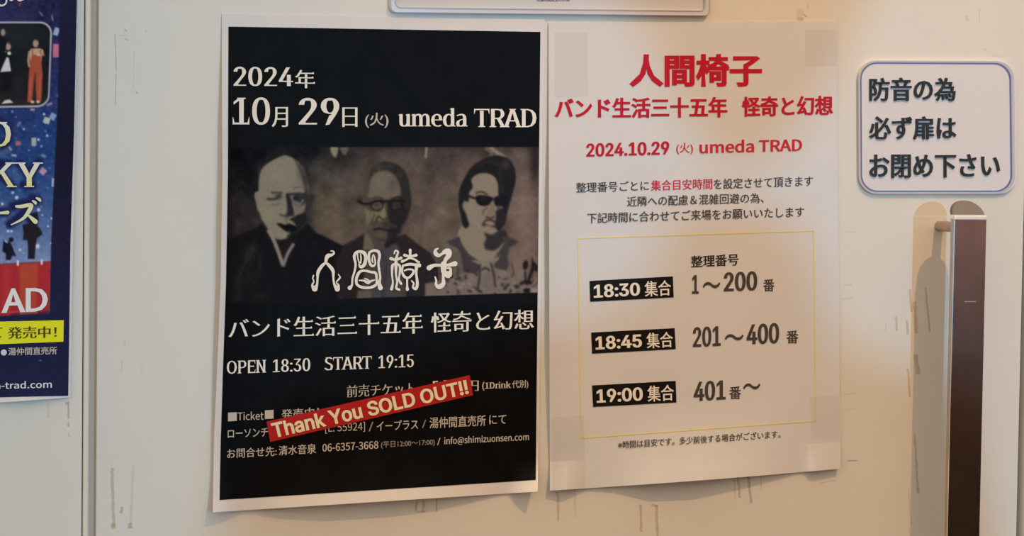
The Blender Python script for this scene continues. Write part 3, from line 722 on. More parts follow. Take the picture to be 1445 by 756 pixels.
cv.line([(506, 284), (513.7, 287.6), (523, 287), (532, 283.4), (544, 284), (558, 282.6), (570, 284)], 3.4, (20, 18, 20), 1.4)
g(533, 236, 9, 5, (74, 68, 64), .6); g(551, 234, 5, 3, (66, 60, 57), .5); g(563, 246, 4, 6, (58, 52, 51), .5); g(556, 258, 5, 6, (60, 54, 54), .45); g(524, 243, 4, 4, (62, 58, 56), .5)
cv.line([(531, 312), (534, 305), (540, 309.5), (546, 309)], 2.2, (46, 42, 38), 1.8); cv.line([(543, 285), (546, 300), (545, 310)], 2.4, (44, 40, 38), 2.4, op=.8)
cv.line([(528, 304), (525, 312), (527, 318)], 2, (62, 56, 48), 2.5); g(522, 318, 4, 8, (78, 72, 60), .7)
cv.poly([(538, 315), (545, 313), (553, 314), (560, 319), (557, 322), (548, 321), (540, 323), (534, 321)], (50, 46, 46), 2); cv.line([(528, 324), (534, 322.5), (545, 324.5), (556, 325)], 2.4, (22, 20, 21), 1.6); g(538, 331, 8, 4, (82, 76, 66), .8); cv.line([(530, 336), (540, 339), (550, 337)], 2.2, (50, 46, 43), 2.5); g(538, 318, 5, 2.5, (92, 86, 76), .5)
cv.poly([(518, 326), (526, 336), (536, 343), (556, 340), (562, 330), (570, 340), (572, 425), (500, 425), (510, 350)], (66, 62, 56), 3)
cv.poly([(545, 341), (560, 334), (562, 348), (550, 352), (543, 350)], (28, 26, 27), 3)
cv.poly([(484, 346), (500, 338), (513, 330), (518, 329), (513, 352), (516, 380), (504, 432), (478, 432), (474, 372)], (34, 28, 30), 2, False); cv.poly([(560, 334), (572, 330), (580, 337), (592, 346), (608, 357), (618, 376), (620, 432), (575, 432), (570, 390), (558, 362)], (36, 31, 33), 2, False)
cv.poly([(514, 331), (519, 328), (527, 345), (532, 356), (520, 352), (512, 352)], (92, 88, 74), 1.8, False); cv.poly([(528, 350), (545, 350), (560, 344), (566, 372), (560, 425), (526, 425)], (64, 62, 66), 4); cv.line([(540, 356), (544, 380), (540, 420)], 6, (52, 50, 56), 4, op=.8); cv.poly([(505, 410), (524, 410), (524, 425), (503, 425)], (86, 80, 70), 3, False)
# --- portrait on the right: swept black hair, narrow sunglasses, open collar
sk3 = (124, 115, 105)
cv.poly([(657, 275), (664, 250), (673, 243), (690, 243), (702, 252), (706, 272), (716, 282), (716, 300), (712, 314), (704, 325), (692, 331), (682, 330), (668, 320), (658, 312), (652, 298), (652, 286)], sk3, 2)
cv.poly([(660, 312), (670, 322), (684, 330), (700, 328), (708, 330), (712, 344), (702, 356), (694, 369), (680, 371), (666, 364), (656, 350), (646, 334), (650, 320)], (122, 114, 103), 2.5)
cv.poly([(624, 330), (647, 330), (655, 352), (668, 366), (678, 371), (674, 392), (640, 392), (628, 360)], (104, 98, 90), 5, op=.4)
cv.poly([(684, 328), (694, 331), (704, 325), (712, 324), (716, 334), (706, 347), (698, 353), (686, 352), (683, 344), (686, 337)], (44, 41, 43), 3)
cv.poly([(647, 279), (649.5, 264), (657, 248), (666, 235), (679, 226), (693.6, 220), (708, 220), (719.8, 226), (726.5, 239), (727.5, 255), (723.5, 272), (718.5, 290), (716, 300), (713, 314), (705, 325), (699, 320), (701, 305), (702, 290), (703, 276), (703, 262), (699, 251), (690, 245), (678, 244.5), (669, 248.5), (665, 254), (667, 264), (662, 272), (661, 284), (655, 284), (653, 292), (657, 300), (660, 310), (662, 318), (656.5, 322), (652, 315), (650, 303), (647.5, 292)], (26, 25, 29), 1.6)
g(714, 232, 6, 7, (62, 55, 56), .8); cv.line([(676, 232), (690, 228), (704, 232)], 3, (38, 37, 42), 4); cv.line([(707, 232), (706, 250), (710, 270)], 3, (44, 43, 48), 5, op=.7); g(656, 290, 2.5, 6, (120, 112, 102), .8)
cv.line([(672, 272), (680, 270.5), (687, 274)], 2.2, (52, 47, 45), 1.8); cv.line([(661, 276.5), (668, 279), (674, 280.5)], 3, (26, 24, 27), 1.4)
cv.poly([(672, 276.5), (684, 275.5), (695, 278.5), (694, 284), (688, 290), (679, 290), (673, 286)], (20, 18, 22), 1.5); g(684, 281, 5, 2.5, (50, 38, 42), .6); cv.line([(694, 280), (699, 282)], 2.4, (30, 28, 31), 1.6)
cv.poly([(698, 278), (712, 276), (716, 282), (714, 290), (704, 293), (698, 288)], (22, 20, 25), 1.6); cv.poly([(701, 291), (708, 290.5), (710, 294), (704, 297)], (92, 88, 84), 2, op=.8)
cv.poly([(693, 286), (697, 290), (700, 300), (697, 307), (690, 307), (686, 303), (690, 294)], (112, 103, 94), 2); cv.line([(681, 302), (683, 297), (687, 293)], 1.8, (66, 60, 56), 2); cv.line([(686, 306), (692, 308), (697, 306)], 2.2, (50, 45, 44), 1.8)
cv.poly([(700, 298), (712, 295), (713, 312), (704, 323), (698, 318), (700, 308)], (36, 33, 37), 3)
cv.poly([(680, 318), (683, 311), (690, 309), (698, 311), (700, 318), (696, 323), (688, 318), (683, 320)], (58, 50, 50), 1.8); cv.poly([(684, 314), (690, 312), (697, 314), (696, 318), (689, 317)], (128, 119, 110), 1.4); cv.line([(682, 321), (689, 319.5), (697, 323)], 3, (122, 108, 102), 2)
cv.poly([(630, 341), (647.7, 333.5), (652, 345), (660, 357), (676, 369), (676, 387), (668, 390), (654, 385), (651, 360), (646, 350), (636, 346)], (58, 50, 58), 2, False)
cv.poly([(709, 333), (720, 335), (732, 341.5), (718, 350), (716, 362), (718, 374), (714.5, 382), (704, 379), (697, 377), (697, 368), (703, 357), (711, 344)], (58, 56, 57), 2, False); g(722, 341, 6, 4, (58, 40, 42), .7)
cv.poly([(676, 368), (695, 367), (705, 360), (703, 367), (697, 372), (699, 385), (704, 420), (672, 420), (674, 390), (677, 374), (664, 367)], (116, 110, 104), 1.8, False)
cv.poly([(600, 400), (622, 396), (640, 392), (655, 384), (676, 390), (698, 378), (715, 382), (728, 392), (750, 400), (764, 404), (764, 430), (600, 430)], (106, 98, 94), 2.4, False)
for k in range(70):
    cx = rng.uniform(628, 760); cy = rng.uniform(378, 416)
    if 678 < cx < 698: continue
    if cy < 388 and (cx > 722 or cx < 648): continue
    cv.ell(cx, cy, rng.uniform(1, 4), rng.uniform(.8, 2.6), (40, 36, 38) if rng.random() < .65 else (132, 122, 114), 1.6, rng.uniform(-1.2, 1.2), .85)
cv.line([(677, 374), (677, 388), (674, 408)], 3, (50, 46, 48), 1.8); cv.line([(693, 372), (697, 388), (699, 404)], 3, (52, 48, 50), 1.8); cv.line([(681, 380), (685, 378), (690, 381)], 3, (46, 42, 44), 2); cv.line([(686, 385), (686, 415)], 1, (88, 82, 78), 1.5)
cv.ell(665, 390, 6, 5, (110, 104, 98), 2); cv.ell(707, 386, 6, 5, (112, 106, 100), 2)
cv.ell(741.5, 374, 3.6, 7, (30, 24, 28), 1.6, .15); cv.poly([(750, 362), (754, 370), (761, 376), (761, 384), (753, 382), (750, 390), (746, 402), (742, 402), (747, 386), (750, 376)], (30, 24, 28), 1.6, False); cv.line([(741, 384), (742, 400)], 2.6, (36, 30, 32)); cv.line([(722, 373), (725, 384), (722, 390)], 2, (64, 56, 56)); cv.line([(735, 400), (745, 397), (752, 402)], 4, (28, 24, 28)); cv.line([(751, 402), (758, 394)], 3, (120, 104, 98)); cv.ell(744, 410, 6, 3.6, (24, 20, 24)); cv.ell(754, 410, 6, 3, (140, 122, 116), 2)
cv.line([(647, 378), (646, 388), (650, 396)], 2.6, (58, 54, 52), 2)
cv.blur(1.0)
# fade to the black field around the photograph
cv.C += cv.noise(2.2, 2.2)[..., None]
top = np.clip((V-207.5)/1.6+.5, 0, 1); bot = np.interp(U, [318, 480, 600, 762], [427, 421.5, 417.5, 412.5]); bo = np.clip((bot-V)/1.4+.5, 0, 1)
cv.mix(1-top*bo, (15, 15, 17)); cv.mix(np.exp(-((U-318)/7)**2), (12, 11, 13), .8)
def crop_edges(U, V):
    l = np.interp(V, L_edge_v, I_edge_u); r = 762.6 - (V-45)/632*6.6
    return l+0.3 + (U-318)/444.0*(r-0.3-l-0.3), V
# keep measured positions: build only between the ink edges
def ident(U, V):
    l = np.interp(V, L_edge_v, I_edge_u)+.3; r = 762.6-(V-45)/632*6.6-.3
    return np.clip(U, l, r), V
cv.build('photograph', M['picture'], pk, bk, .0005, ident, label='dark sepia photograph of three performers')
# hand-drawn band lettering over the photograph
tfl = lambda x, y: (425+x/6.283, 340+y/6.283)
S = [
 [(262,88,7),(285,90,9),(290,110,13),(268,124,18),(240,130,28),(225,150,24),(218,185,18)],
 [(218,190,14),(180,225,22),(150,275,22),(145,330,14),(140,385,16),(122,425,34)], [(115,425,30),(98,390,14),(112,360,9),(103,330,9),(110,305,9)],
 [(218,190,14),(252,222,22),(282,265,22),(285,330,14),(295,385,16),(320,425,34)], [(325,425,28),(330,390,14),(312,365,8),(337,335,12),(345,318,9),(328,294,6)],
 [(430,415,28),(450,390,14),(455,330,13),(475,260,14),(482,200,15),(470,140,18),(485,105,20),(520,92,18),(560,108,24),(572,150,22),(560,208,24),(530,230,20),(514,212,12),(520,185,8)],
 [(500,112,8),(502,150,8),(512,188,9)], [(525,110,6),(530,150,10),(528,195,8)],
 [(605,100,16),(598,140,18),(608,195,18),(630,222,16),(655,205,12),(652,150,9),(640,120,9)], [(605,100,16),(640,85,16),(680,92,20),(695,130,18),(685,190,15),(690,250,16),(700,320,14),(692,370,22),(702,415,32)], [(632,130,6),(630,170,12),(636,190,8)],
 [(500,300,20),(520,272,18),(560,262,16),(620,275,16),(660,285,18),(668,340,15),(665,385,18),(610,412,18),(540,410,18),(495,385,18),(488,340,18),(500,300,20)],
 [(515,348,8),(560,352,14),(590,368,20),(620,354,14),(650,345,8)], [(560,330,6),(585,340,10),(600,352,10)],
 [(825,110,10),(835,85,12),(858,95,13),(850,125,15),(840,160,18)], [(795,155,22),(840,165,14),(885,150,20)], [(840,160,18),(840,220,20),(840,300,13),(850,360,13),(842,415,15),(868,430,16)],
 [(832,200,12),(808,220,18),(805,300,12),(812,370,12),(800,425,20)], [(848,200,12),(875,225,16),(872,290,12),(865,340,13),(885,378,16)],
 [(965,80,20),(965,120,16),(960,150,18)], [(915,125,20),(965,135,14),(1018,125,20)], [(955,150,14),(925,168,14),(895,180,20)], [(970,150,14),(1010,165,13),(1030,182,15),(1047,186,10)],
 [(900,218,14),(960,205,18),(1010,210,18),(1045,215,28)], [(1022,220,24),(1018,280,17),(1026,340,17),(1028,390,20),(1015,422,20),(990,410,14),(996,375,12),(978,352,9)],
 [(900,225,12),(893,270,15),(915,315,18),(950,325,16),(988,290,16),(992,258,13),(950,250,12),(915,262,11)], [(938,325,14),(938,390,13),(940,428,22)],
 [(1213,66,9),(1190,78,16),(1190,108,28),(1215,128,24),(1245,115,17),(1272,95,30),(1302,95,44),(1306,128,34),(1282,160,26),(1265,200,22)],
 [(1132,238,34),(1180,215,22),(1250,215,18),(1310,212,22),(1362,200,34)], [(1262,205,40),(1260,265,34)],
 [(1262,270,20),(1300,298,46),(1322,270,20),(1318,240,16),(1285,242,8)], [(1262,262,24),(1258,320,18),(1258,380,28),(1222,405,32),(1195,388,20),(1196,350,13),(1185,318,9)]]
brush_strokes('logo_lettering', S, tfl, M['white'], pk, bk, .0009, 'wavy hand-drawn white band lettering over the portraits', wk=1.35)

# ================================================================ WHITE NOTICE
def lift_notice(u, v):
    u = np.asarray(u, float); v = np.asarray(v, float)
    vb = 692 - 0.0756*(u-776)
    prof = np.interp(u, [770, 778, 800, 826, 834, 870, 930, 990, 1050, 1100, 1125, 1138, 1150, 1187],
                     [.0035, .0040, .0070, .0012, .0008, .0030, .0105, .0115, .0075, .0030, .0005, .0010, .0060, .0040])
    t = np.where((u < 830) | (u > 1130), np.clip(1-(vb-v)/40, 0, 1), np.clip(1-(vb-v)/120, 0, 1)**2)
    side = 0.0052*np.clip(1-(u-774)/50, 0, 1)**1.8*np.interp(v, [30, 180, 300, 480, 600, 660], [0, .3, 1, 1, .4, 0])
    return 0.0014 + prof*t + side
pn = empty('notice', pt(980, 380), 'white notice with red heading and black entry time boxes', 'notice')
def warp_notice(uv, s, t):
    uv = uv.copy(); uv[:, 1] += 1.6*np.sin(math.pi*s)*t**6; return uv
sheet('paper', [(774, 31.5), (1180.6, 30.6), (1186, 661), (776, 692)], M['notice'], pn, lift_notice, 0.0, 84, 66, warp_notice, thick=0.0002)
ln = lift_notice; o2 = .0004
def TN(body, q, mat='black', **kw): return text('lettering', body, q, M[mat], pn, ln, o2, **kw)
TN('人間椅子', Q(888, 1075.5, 76.5, 122.8, 76, 122.4), 'red', bx=.038, by=.026)
TN('バンド生活三十五年', Q(782.5, 1026.5, 138.4, 167.4, 136.4, 165.4), 'red', bx=.038, by=.020)
TN('怪奇と幻想', Q(1046.6, 1175.8, 136.4, 164.6, 134.6, 162.6), 'red', bx=.038, by=.020)
TN('2024.10.29', Q(827.4, 944.4, 202.4, 221.4, 199, 218), 'red', bx=.044, by=.018, inter=True)
TN('(火)', Q(954.4, 978, 201.4, 218), 'red2', bx=.010)
TN('umeda TRAD', Q(987, 1132, 198.4, 216.6, 194.8, 213), 'red2', bx=.026, by=.014, cjk=True)
TN('整理番号ごとに', Q(813, 915.8, 257.5, 271.8, 254.6, 268.8), 'grey', bx=.010, by=.004)
TN('集合目安時間', Q(918.6, 1005.2, 254.2, 269.2, 251.6, 266.6), 'red2', bx=.012, by=.004)
TN('を設定させて頂きます', Q(1007, 1147.4, 252.2, 267, 247.8, 262.6), 'grey', bx=.010, by=.004)
TN('近隣への配慮＆混雑回避の為、', Q(884.7, 1078, 277.2, 291.6, 271.8, 286.2), 'grey', bx=.010, by=.004)
TN('下記時間に合わせてご来場をお願いいたします', Q(828.6, 1135, 300.4, 315.2, 291.4, 306.2), 'grey', bx=.010, by=.004)
def frame_line(a, b, w=1.5):
    a = np.array(a, float); b = np.array(b, float); d = (b-a)/np.linalg.norm(b-a); n = np.array([-d[1], d[0]])*w/2
    sheet('frame_line', [tuple(a-n), tuple(b-n), tuple(b+n), tuple(a+n)], M['yellow'], pn, ln, .0003, 40, 1)
FQ = [(815.6, 336.2), (1148, 325.4), (1151.6, 593.6), (820, 617.8)]
for i in range(4): frame_line(FQ[i], FQ[(i+1) % 4])
TN('整理番号', Q(975, 1042.4, 360.8, 377.4, 357.6, 374.2), 'black', bx=.020, by=.008)
NUM = dict(bx=.046, by=.012, inter=True)
TN('1', Q(976.5, 986, 388, 414.4), 'grey', **NUM)
TN('〜', Q(991.6, 1016.5, 398, 407.5, 396.4, 406), 'grey', by=.035)
TN('200', Q(1021.5, 1068.5, 384.2, 411.4, 382.2, 409.6), 'grey', **NUM)
TN('番', Q(1077, 1093, 393.4, 411), 'grey', bx=.02, by=.01)
TN('201', Q(977.8, 1017, 461.6, 490, 459.4, 488), 'grey', **NUM)
TN('〜', Q(1022.6, 1049.5, 471.6, 481, 470, 479.6), 'grey', by=.035)
TN('400', Q(1053.5, 1099.5, 457.6, 486.4, 455, 484), 'grey', **NUM)
TN('番', Q(1109.6, 1126.8, 466, 484.4), 'grey', bx=.02, by=.01)
TN('401', Q(979, 1024, 538.4, 566.4, 535.8, 563.6), 'grey', **NUM)
TN('番', Q(1029, 1046, 544.8, 563), 'grey', bx=.02, by=.01)
TN('〜', Q(1048.6, 1073, 541.4, 550.6, 539, 548.6), 'grey', bx=.0, by=.03)
for tx, q, dy in [('18:30', [(831.9, 396.2), (949.6, 389.8), (950.6, 419.4), (832.9, 425.6)], 0), ('18:45', [(834.3, 469), (952, 462.8), (953.6, 492.4), (835.5, 498.8)], 0), ('19:00', [(835.5, 543.6), (953.5, 537.2), (954.6, 567.6), (837, 574)], 0)]:
    b = sheet('time_box', q, M['box'], pn, ln, .0004, 14, 4, label='black box with white meeting time')
    def sub(s0, s1, t0, t1):
        return [tuple(quad_map(np.array([s]), np.array([t]), q)[0]) for s, t in ((s0, t1), (s1, t1), (s1, t0), (s0, t0))]
    text('lettering', tx, sub(.045, .60, .17, .80), M['white'], pn, ln, .0007, bx=.044, by=.020, inter=True)
    text('lettering', '集合', sub(.655, .975, .10, .84), M['white'], pn, ln, .0007, bx=.020, by=.006)
TN('※時間は目安です。多少前後する場合がございます。', Q(872, 1101.5, 622, 633, 606.8, 617.6), 'grey', bx=.012, by=.004)
for q in ([(783, 45), (829, 45), (829.5, 136), (783.5, 137)], [(1136, 41), (1180, 41), (1181, 92), (1136.5, 93)], [(779, 588), (824, 585), (826, 687), (779.5, 690.5)], [(1143, 560), (1184, 557), (1185.4, 660), (1146, 663)]):
    sheet('adhesive_tape', q, M['tape'], pn, ln, .0005, 6, 10, label='strip of clear tape on a corner of the notice')

# ================================================================ DOOR SIGN
ps = empty('door_sign', pt(1320, 180), 'rounded white plastic sign with blue outline and black lettering above handle', 'sign')
def rr(inset, r, d):
    return px_outline(round_rect((1210.5+inset, 84.5+inset), (1431.5-inset*1.4, 85.5+inset), (1433.5-inset*1.4, 274-inset), (1211.5+inset, 274-inset), r), d)
solid('plate', rr(0, 26, .0), -0.0005, -0.0030, M['plastic'], ps, 0.0008)
def ring(name, i0, i1, r0, r1, y, mat, parent):
    a = rr(i0, r0, -y); b = rr(i1, r1, -y); n = len(a)
    V = [(x, y, z) for x, z in a] + [(x, y, z) for x, z in b]
    F = [(i, (i+1) % n, n+(i+1) % n, n+i) for i in range(n)]
    o = link_mesh(name, V, F, mat, parent)
    bm = bmesh.new(); bm.from_mesh(o.data); bmesh.ops.recalc_face_normals(bm, faces=bm.faces[:]); bm.to_mesh(o.data); bm.free(); return o
ring('outline', 3.4, 5.2, 23, 22, -0.0033, M['blue'], ps)['label'] = 'thin blue outline of the sign'
ring('rim', 0.6, 3.0, 25.5, 23.5, -0.0032, material('lilac_sign_rim', (0.62, 0.59, 0.64), 0.25, coat=.5), ps)['label'] = 'lilac translucent rim of the sign'
def TS(body, q):
    o = text('lettering', body, q, M['signink'], ps, NO_LIFT, .0045, flat=True, bx=.018, by=.012)
    md = o.modifiers.new('thickness', 'SOLIDIFY'); md.thickness = 0.0012; md.offset = -1
    return o
TS('防音の為', Q(1227.5, 1348.8, 109.4, 142.4))
TS('必ず扉は', Q(1227.2, 1349.8, 164, 197))
TS('お閉め下さい', Q(1227.6, 1411.4, 218, 251.4, 217, 250))

# ================================================================ CLEAR CASE AT THE TOP
pc = empty('card_holder', pt(775, -60), 'clear plastic card holder at the top edge above both posters', 'card holder')
def case(i, r, d): return px_outline(round_rect((548+i, -190+i), (1000-i, -186+i), (999-i, 23.2-i), (548.5+i, 18.4-i), r), d)
solid('back_plate', case(0, 9, 0), -0.0004, -0.0016, M['card'], pc)
def case_ring(name, i0, i1, y0, y1, mat):
    a = case(i0, 9, 0); b = case(i1, 7, 0); n = len(a); V = []; F = []
    for y in (y0, y1): V += [(x, y, z) for x, z in a] + [(x, y, z) for x, z in b]
    m = 2*n
    for i in range(n):
        j = (i+1) % n
        F += [(m+i, m+j, m+n+j, m+n+i), (i, m+i, m+j, j) if False else (i, j, m+j, m+i), (n+j, n+i, m+n+i, m+n+j)]
    o = link_mesh(name, V, F, mat, pc)
    bm = bmesh.new(); bm.from_mesh(o.data); bmesh.ops.recalc_face_normals(bm, faces=bm.faces[:]); bm.to_mesh(o.data); bm.free(); return o
rim = material('lilac_plastic_rim', (0.70, 0.68, 0.74), 0.15, coat=.6)
case_ring('rim', 0.0, 7.4, -0.0016, -0.0040, rim)
case_ring('rim', 0.3, 1.4, -0.0040, -0.0046, material('grey_rim_edge', (0.46, 0.44, 0.48), .3))
case_ring('rim', 6.6, 7.8, -0.0040, -0.0045, material('grey_rim_edge_inner', (0.50, 0.47, 0.50), .3))
solid('card', case(8.2, 4, 0), -0.0016, -0.0020, material('pale_card', (0.66, 0.65, 0.65), .5), pc)
text('lettering', '営業時間変更のお知', Q(757.5, 803.5, -4.2, 2.0), M['grey'], pc, NO_LIFT, .0024, bx=.01)
def hl(p, w, d, mat, par, nm):
    brush_strokes(nm, [p], lambda x, y: (x, y), mat, par, NO_LIFT, d)

# ================================================================ PULL HANDLE
D = 0.050
ph = empty('pull_handle', pt(1322, 500), 'vertical brushed steel pull handle at the right side of the door', 'door handle')
def hp(u, v, d=D): p = pt(u, v, d); return p
p_t = hp(1367, 308); p_b = pt(1371, 756, D)
cx = float(p_t[0]); hw = float(hp(1390, 320)[0]-hp(1343.5, 320)[0])/2
zt = float(hp(1367, 303)[2]); zb = 0.75
# flat bar, extruded profile swept from the upper round tongue to the lower one
prof = []   # (y, z, half width)
tong = float(hp(1367, 283)[2]) - zt
for k in range(9):      # half-round tongue leaning back towards the door
    a = k/8*math.pi/2
    prof.append((-D + 0.012*(1-math.sin(a)), zt + tong*math.cos(a) if k else zt+tong, max(hw*math.sin(a), 0.0004)))
prof[0] = (-D+0.012, zt+tong, 0.0006)
def bar(name, z_a, z_b, t, mat, parent, bev=0.0012): return box(name, cx-hw, cx+hw, -D-t/2, -D+t/2, z_b, z_a, mat, parent, bev)
bar('bar', zt-0.003, zb, 0.006, M['steel'], ph)
def tongue(sgn, z_e, name):
    V = []; F = []; n = 14
    for lay in (0, 1):
        for k in range(n+1):
            a = math.pi*k/n
            x = cx + hw*0.97*math.cos(a); h = tong*math.sin(a)
            V.append((x, -D + 0.003 + 0.55*h + (0.004 if lay else 0) - .003, z_e + sgn*h))
    F.append(tuple(range(n+1))); F.append(tuple(range(2*n+1, n, -1)))
    for k in range(n): F.append((k, k+1, n+2+k, n+1+k))
    F.append((n, 0, n+1, 2*n+1))
    o = link_mesh(name, V, F, M['steel_cap'], ph)
    bm = bmesh.new(); bm.from_mesh(o.data); bmesh.ops.recalc_face_normals(bm, faces=bm.faces[:]); bm.to_mesh(o.data); bm.free(); return o
tongue(1, zt, 'end_cap'); tongue(-1, zb, 'end_cap')
def cyl(name, c, axis, r, L, mat, parent, seg=24):
    bm = bmesh.new(); bmesh.ops.create_cone(bm, cap_ends=True, segments=seg, radius1=r, radius2=r, depth=L)
    rot = Vector((0, 0, 1)).rotation_difference(Vector(axis)).to_matrix()
    for v in bm.verts: v.co = rot @ v.co + Vector(c)
    me = bpy.data.meshes.new(name); bm.to_mesh(me); bm.free(); me.materials.append(mat)
    o = bpy.data.objects.new(name, me); COL.objects.link(o)
    o.parent = parent; o.matrix_parent_inverse = Matrix.Translation(parent.location).inverted(); return o
box('bright_edge', cx-hw*1.0, cx+hw*1.0, -D-0.0042, -D+0.001, zt-0.0050, zt-0.0005, M['edge_glint'], ph, 0.0012)['label'] = 'bevelled top edge of the bar, its glint put into a pale colour'
for zz in (zt-0.012, zb+0.012):
    cyl('standoff', (cx, -D/2, zz), (0, 1, 0), 0.005, D-0.001, M['steel'], ph)
box('scratch', cx-hw*.25, cx+hw*.45, -D-.0033, -D-.0029, float(hp(1367, 425.8)[2]), float(hp(1367, 424.4)[2]), material('pale_scratch', (.55, .36, .30), .4, metal=.5), ph)

# ================================================================ TAPE RESIDUE ON THE DOOR
def mark(p, w, mat='residue', jag=.35, door_obj=None):
    p = np.array(p, float); n = max(4, int(np.linalg.norm(p[-1]-p[0])/3))
    c = np.array([p[0]+(p[1]-p[0])*k/n for k in range(n+1)]) if len(p) == 2 else catmull(p, 4)
    d = p[-1]-p[0]; d = d/np.linalg.norm(d); nn = np.array([-d[1], d[0]])
    A = [c[k]+nn*w/2*(1+rng.uniform(-jag, jag)) for k in range(len(c))]; B = [c[k]-nn*w/2*(1+rng.uniform(-jag, jag)) for k in range(len(c))]
    uv = np.array(A+B); P = wp(uv[:, 0], uv[:, 1], np.full(len(uv), .00025)); m = len(A)
    F = []
    for k in range(m-1):
        f = (k, k+1, m+k+1, m+k)
        F.append(f if np.cross(P[f[1]]-P[f[0]], P[f[2]]-P[f[0]])[1] < 0 else f[::-1])
    return link_mesh('tape_residue', P, F, M[mat], door_obj or door)
for a in [([(158, 660), (160.5, 744)], 4.2), ([(188, 657), (184, 744)], 3.4, 'residue_pale'), ([(172, 715), (171, 724)], 4, 'residue_dark'), ([(159.5, 738), (160, 746)], 6), ([(182, 738), (184, 745)], 6, 'residue'),
          ([(162.5, 48), (164, 100)], 1.2, 'residue_dark'), ([(163.5, 104), (163, 148)], 1.3, 'residue_dark'), ([(189.5, 72), (188, 124)], 1.1, 'residue_pale'), ([(176, 41), (179, 44)], 1.8, 'residue_dark'), ([(168, 50), (183, 50)], 1.4, 'residue_pale'), ([(192, 129), (195, 132)], 2, 'residue_dark'), ([(185, 128), (190, 130)], 2, 'residue_pale'), ([(176, 54), (182, 57)], 1.4, 'residue_dark'), ([(206, 43), (206, 45)], 1.5, 'residue_dark'),
          ([(172, 508), (171, 524)], 2.0, 'residue_pale'), ([(200, 515), (200, 527)], 1.8, 'residue_pale'), ([(176, 480), (177, 488)], 1.4, 'residue_pale'),
          ([(787, 694), (788, 735)], 3, 'residue'), ([(811, 690), (812, 730)], 2, 'residue_pale'), ([(904, 712), (905, 750)], 3.4, 'residue'), ([(926, 712), (928, 756)], 4, 'residue'), ([(919, 712), (929, 714)], 3.5, 'residue'),
          ([(1041, 668), (1044, 702)], 3.4, 'residue'), ([(1055, 665), (1060, 710)], 3.6, 'residue_dark'), ([(1036, 668), (1038, 705)], 2, 'residue_pale'), ([(1074, 665), (1074, 690)], 1.6, 'residue_pale'),
          ([(588, 706), (587, 722)], 3.2, 'residue'), ([(598, 706), (597, 722)], 3.2, 'residue'), ([(616, 704), (616, 722)], 2.2, 'residue_dark'), ([(588, 722), (600, 721)], 2.4, 'residue'),
          ([(1196, 650), (1211, 649.5)], 2, 'residue_dark'), ([(1154, 682), (1180, 677)], 1.8, 'residue_pale'), ([(1188, 328), (1210, 327)], 1.5, 'residue_pale'), ([(1188, 422), (1203, 420)], 1.6, 'residue_pale'), ([(1192, 556), (1210, 554)], 1.8, 'residue_pale'), ([(1190, 578), (1206, 576)], 1.8, 'residue_pale'), ([(1190, 402), (1202, 401)], 2.2, 'residue_pale'),
          ([(1264.5, 446), (1265.5, 467)], 3, 'residue'), ([(1250, 455), (1250, 469)], 1.6, 'residue_pale'), ([(1280, 452), (1281, 472)], 3, 'residue'), ([(1284, 408), (1286, 440)], 3, 'residue'), ([(1290, 425), (1293, 470)], 5, 'residue'), ([(1306, 405), (1312, 468)], 2.4, 'residue_dark'), ([(1281, 520), (1284, 560)], 3, 'residue'), ([(1292, 500), (1296, 528)], 6, 'residue'), ([(1291, 612), (1295, 690)], 3, 'residue'), ([(1295, 688), (1296, 696)], 4, 'residue_dark'), ([(1282, 690), (1286, 740)], 2, 'residue_pale'),
          ([(1128, 12), (1130, 30)], 10, 'residue_pale'), ([(1134, 20), (1139, 24)], 2, 'residue_dark'), ([(1125.5, 26), (1133, 26.5)], 2, 'residue_dark'), ([(1140, 4), (1141, 14)], 2.4, 'residue_pale'), ([(1363, 22), (1366, 30)], 3, 'residue_pale'), ([(1382, 12), (1382, 30)], 1.4, 'residue_pale'), ([(1388, 68), (1392, 72)], 3, 'residue_pale'),
          ([(1400, 78), (1415, 80)], 2, 'residue_pale')]:
    mark(*a)
for a in [([(96.5, 566), (96.5, 590)], 2.4, 'residue_dark'), ([(96.5, 596), (97, 602)], 2.6, 'residue_dark'), ([(68, 568), (68, 590)], 3.4, 'residue_pale'), ([(92, 568), (96, 570)], 3, 'residue_dark'), ([(97, 610), (98, 616)], 2, 'residue_pale')]:
    mark(*a, door_obj=d2)

# ================================================================ UNSEEN FIGURE BEHIND THE CAMERA (added to cast the soft shadow on the door)
def figure(name, base, joints, edges, mat, parent):
    me = bpy.data.meshes.new(name); names = list(joints)
    me.from_pydata([tuple(Vector(joints[k][:3])+Vector(base)) for k in names], [(names.index(a), names.index(b)) for a, b in edges], [])
    me.materials.append(mat); o = bpy.data.objects.new(name, me); COL.objects.link(o)
    if parent: o.parent = parent; o.matrix_parent_inverse = Matrix.Translation(parent.location).inverted()
    md = o.modifiers.new('skin', 'SKIN'); sv = me.skin_vertices[0].data if me.skin_vertices else None
    if sv is None:
        bpy.context.view_layer.objects.active = o
        me.attributes
    for i, k in enumerate(names):
        r = joints[k][3]; me.skin_vertices[0].data[i].radius = (r if isinstance(r, tuple) else (r, r)); me.skin_vertices[0].data[i].use_root = (i == 0)
    s = o.modifiers.new('sub', 'SUBSURF'); s.levels = 2; s.render_levels = 2
    return o

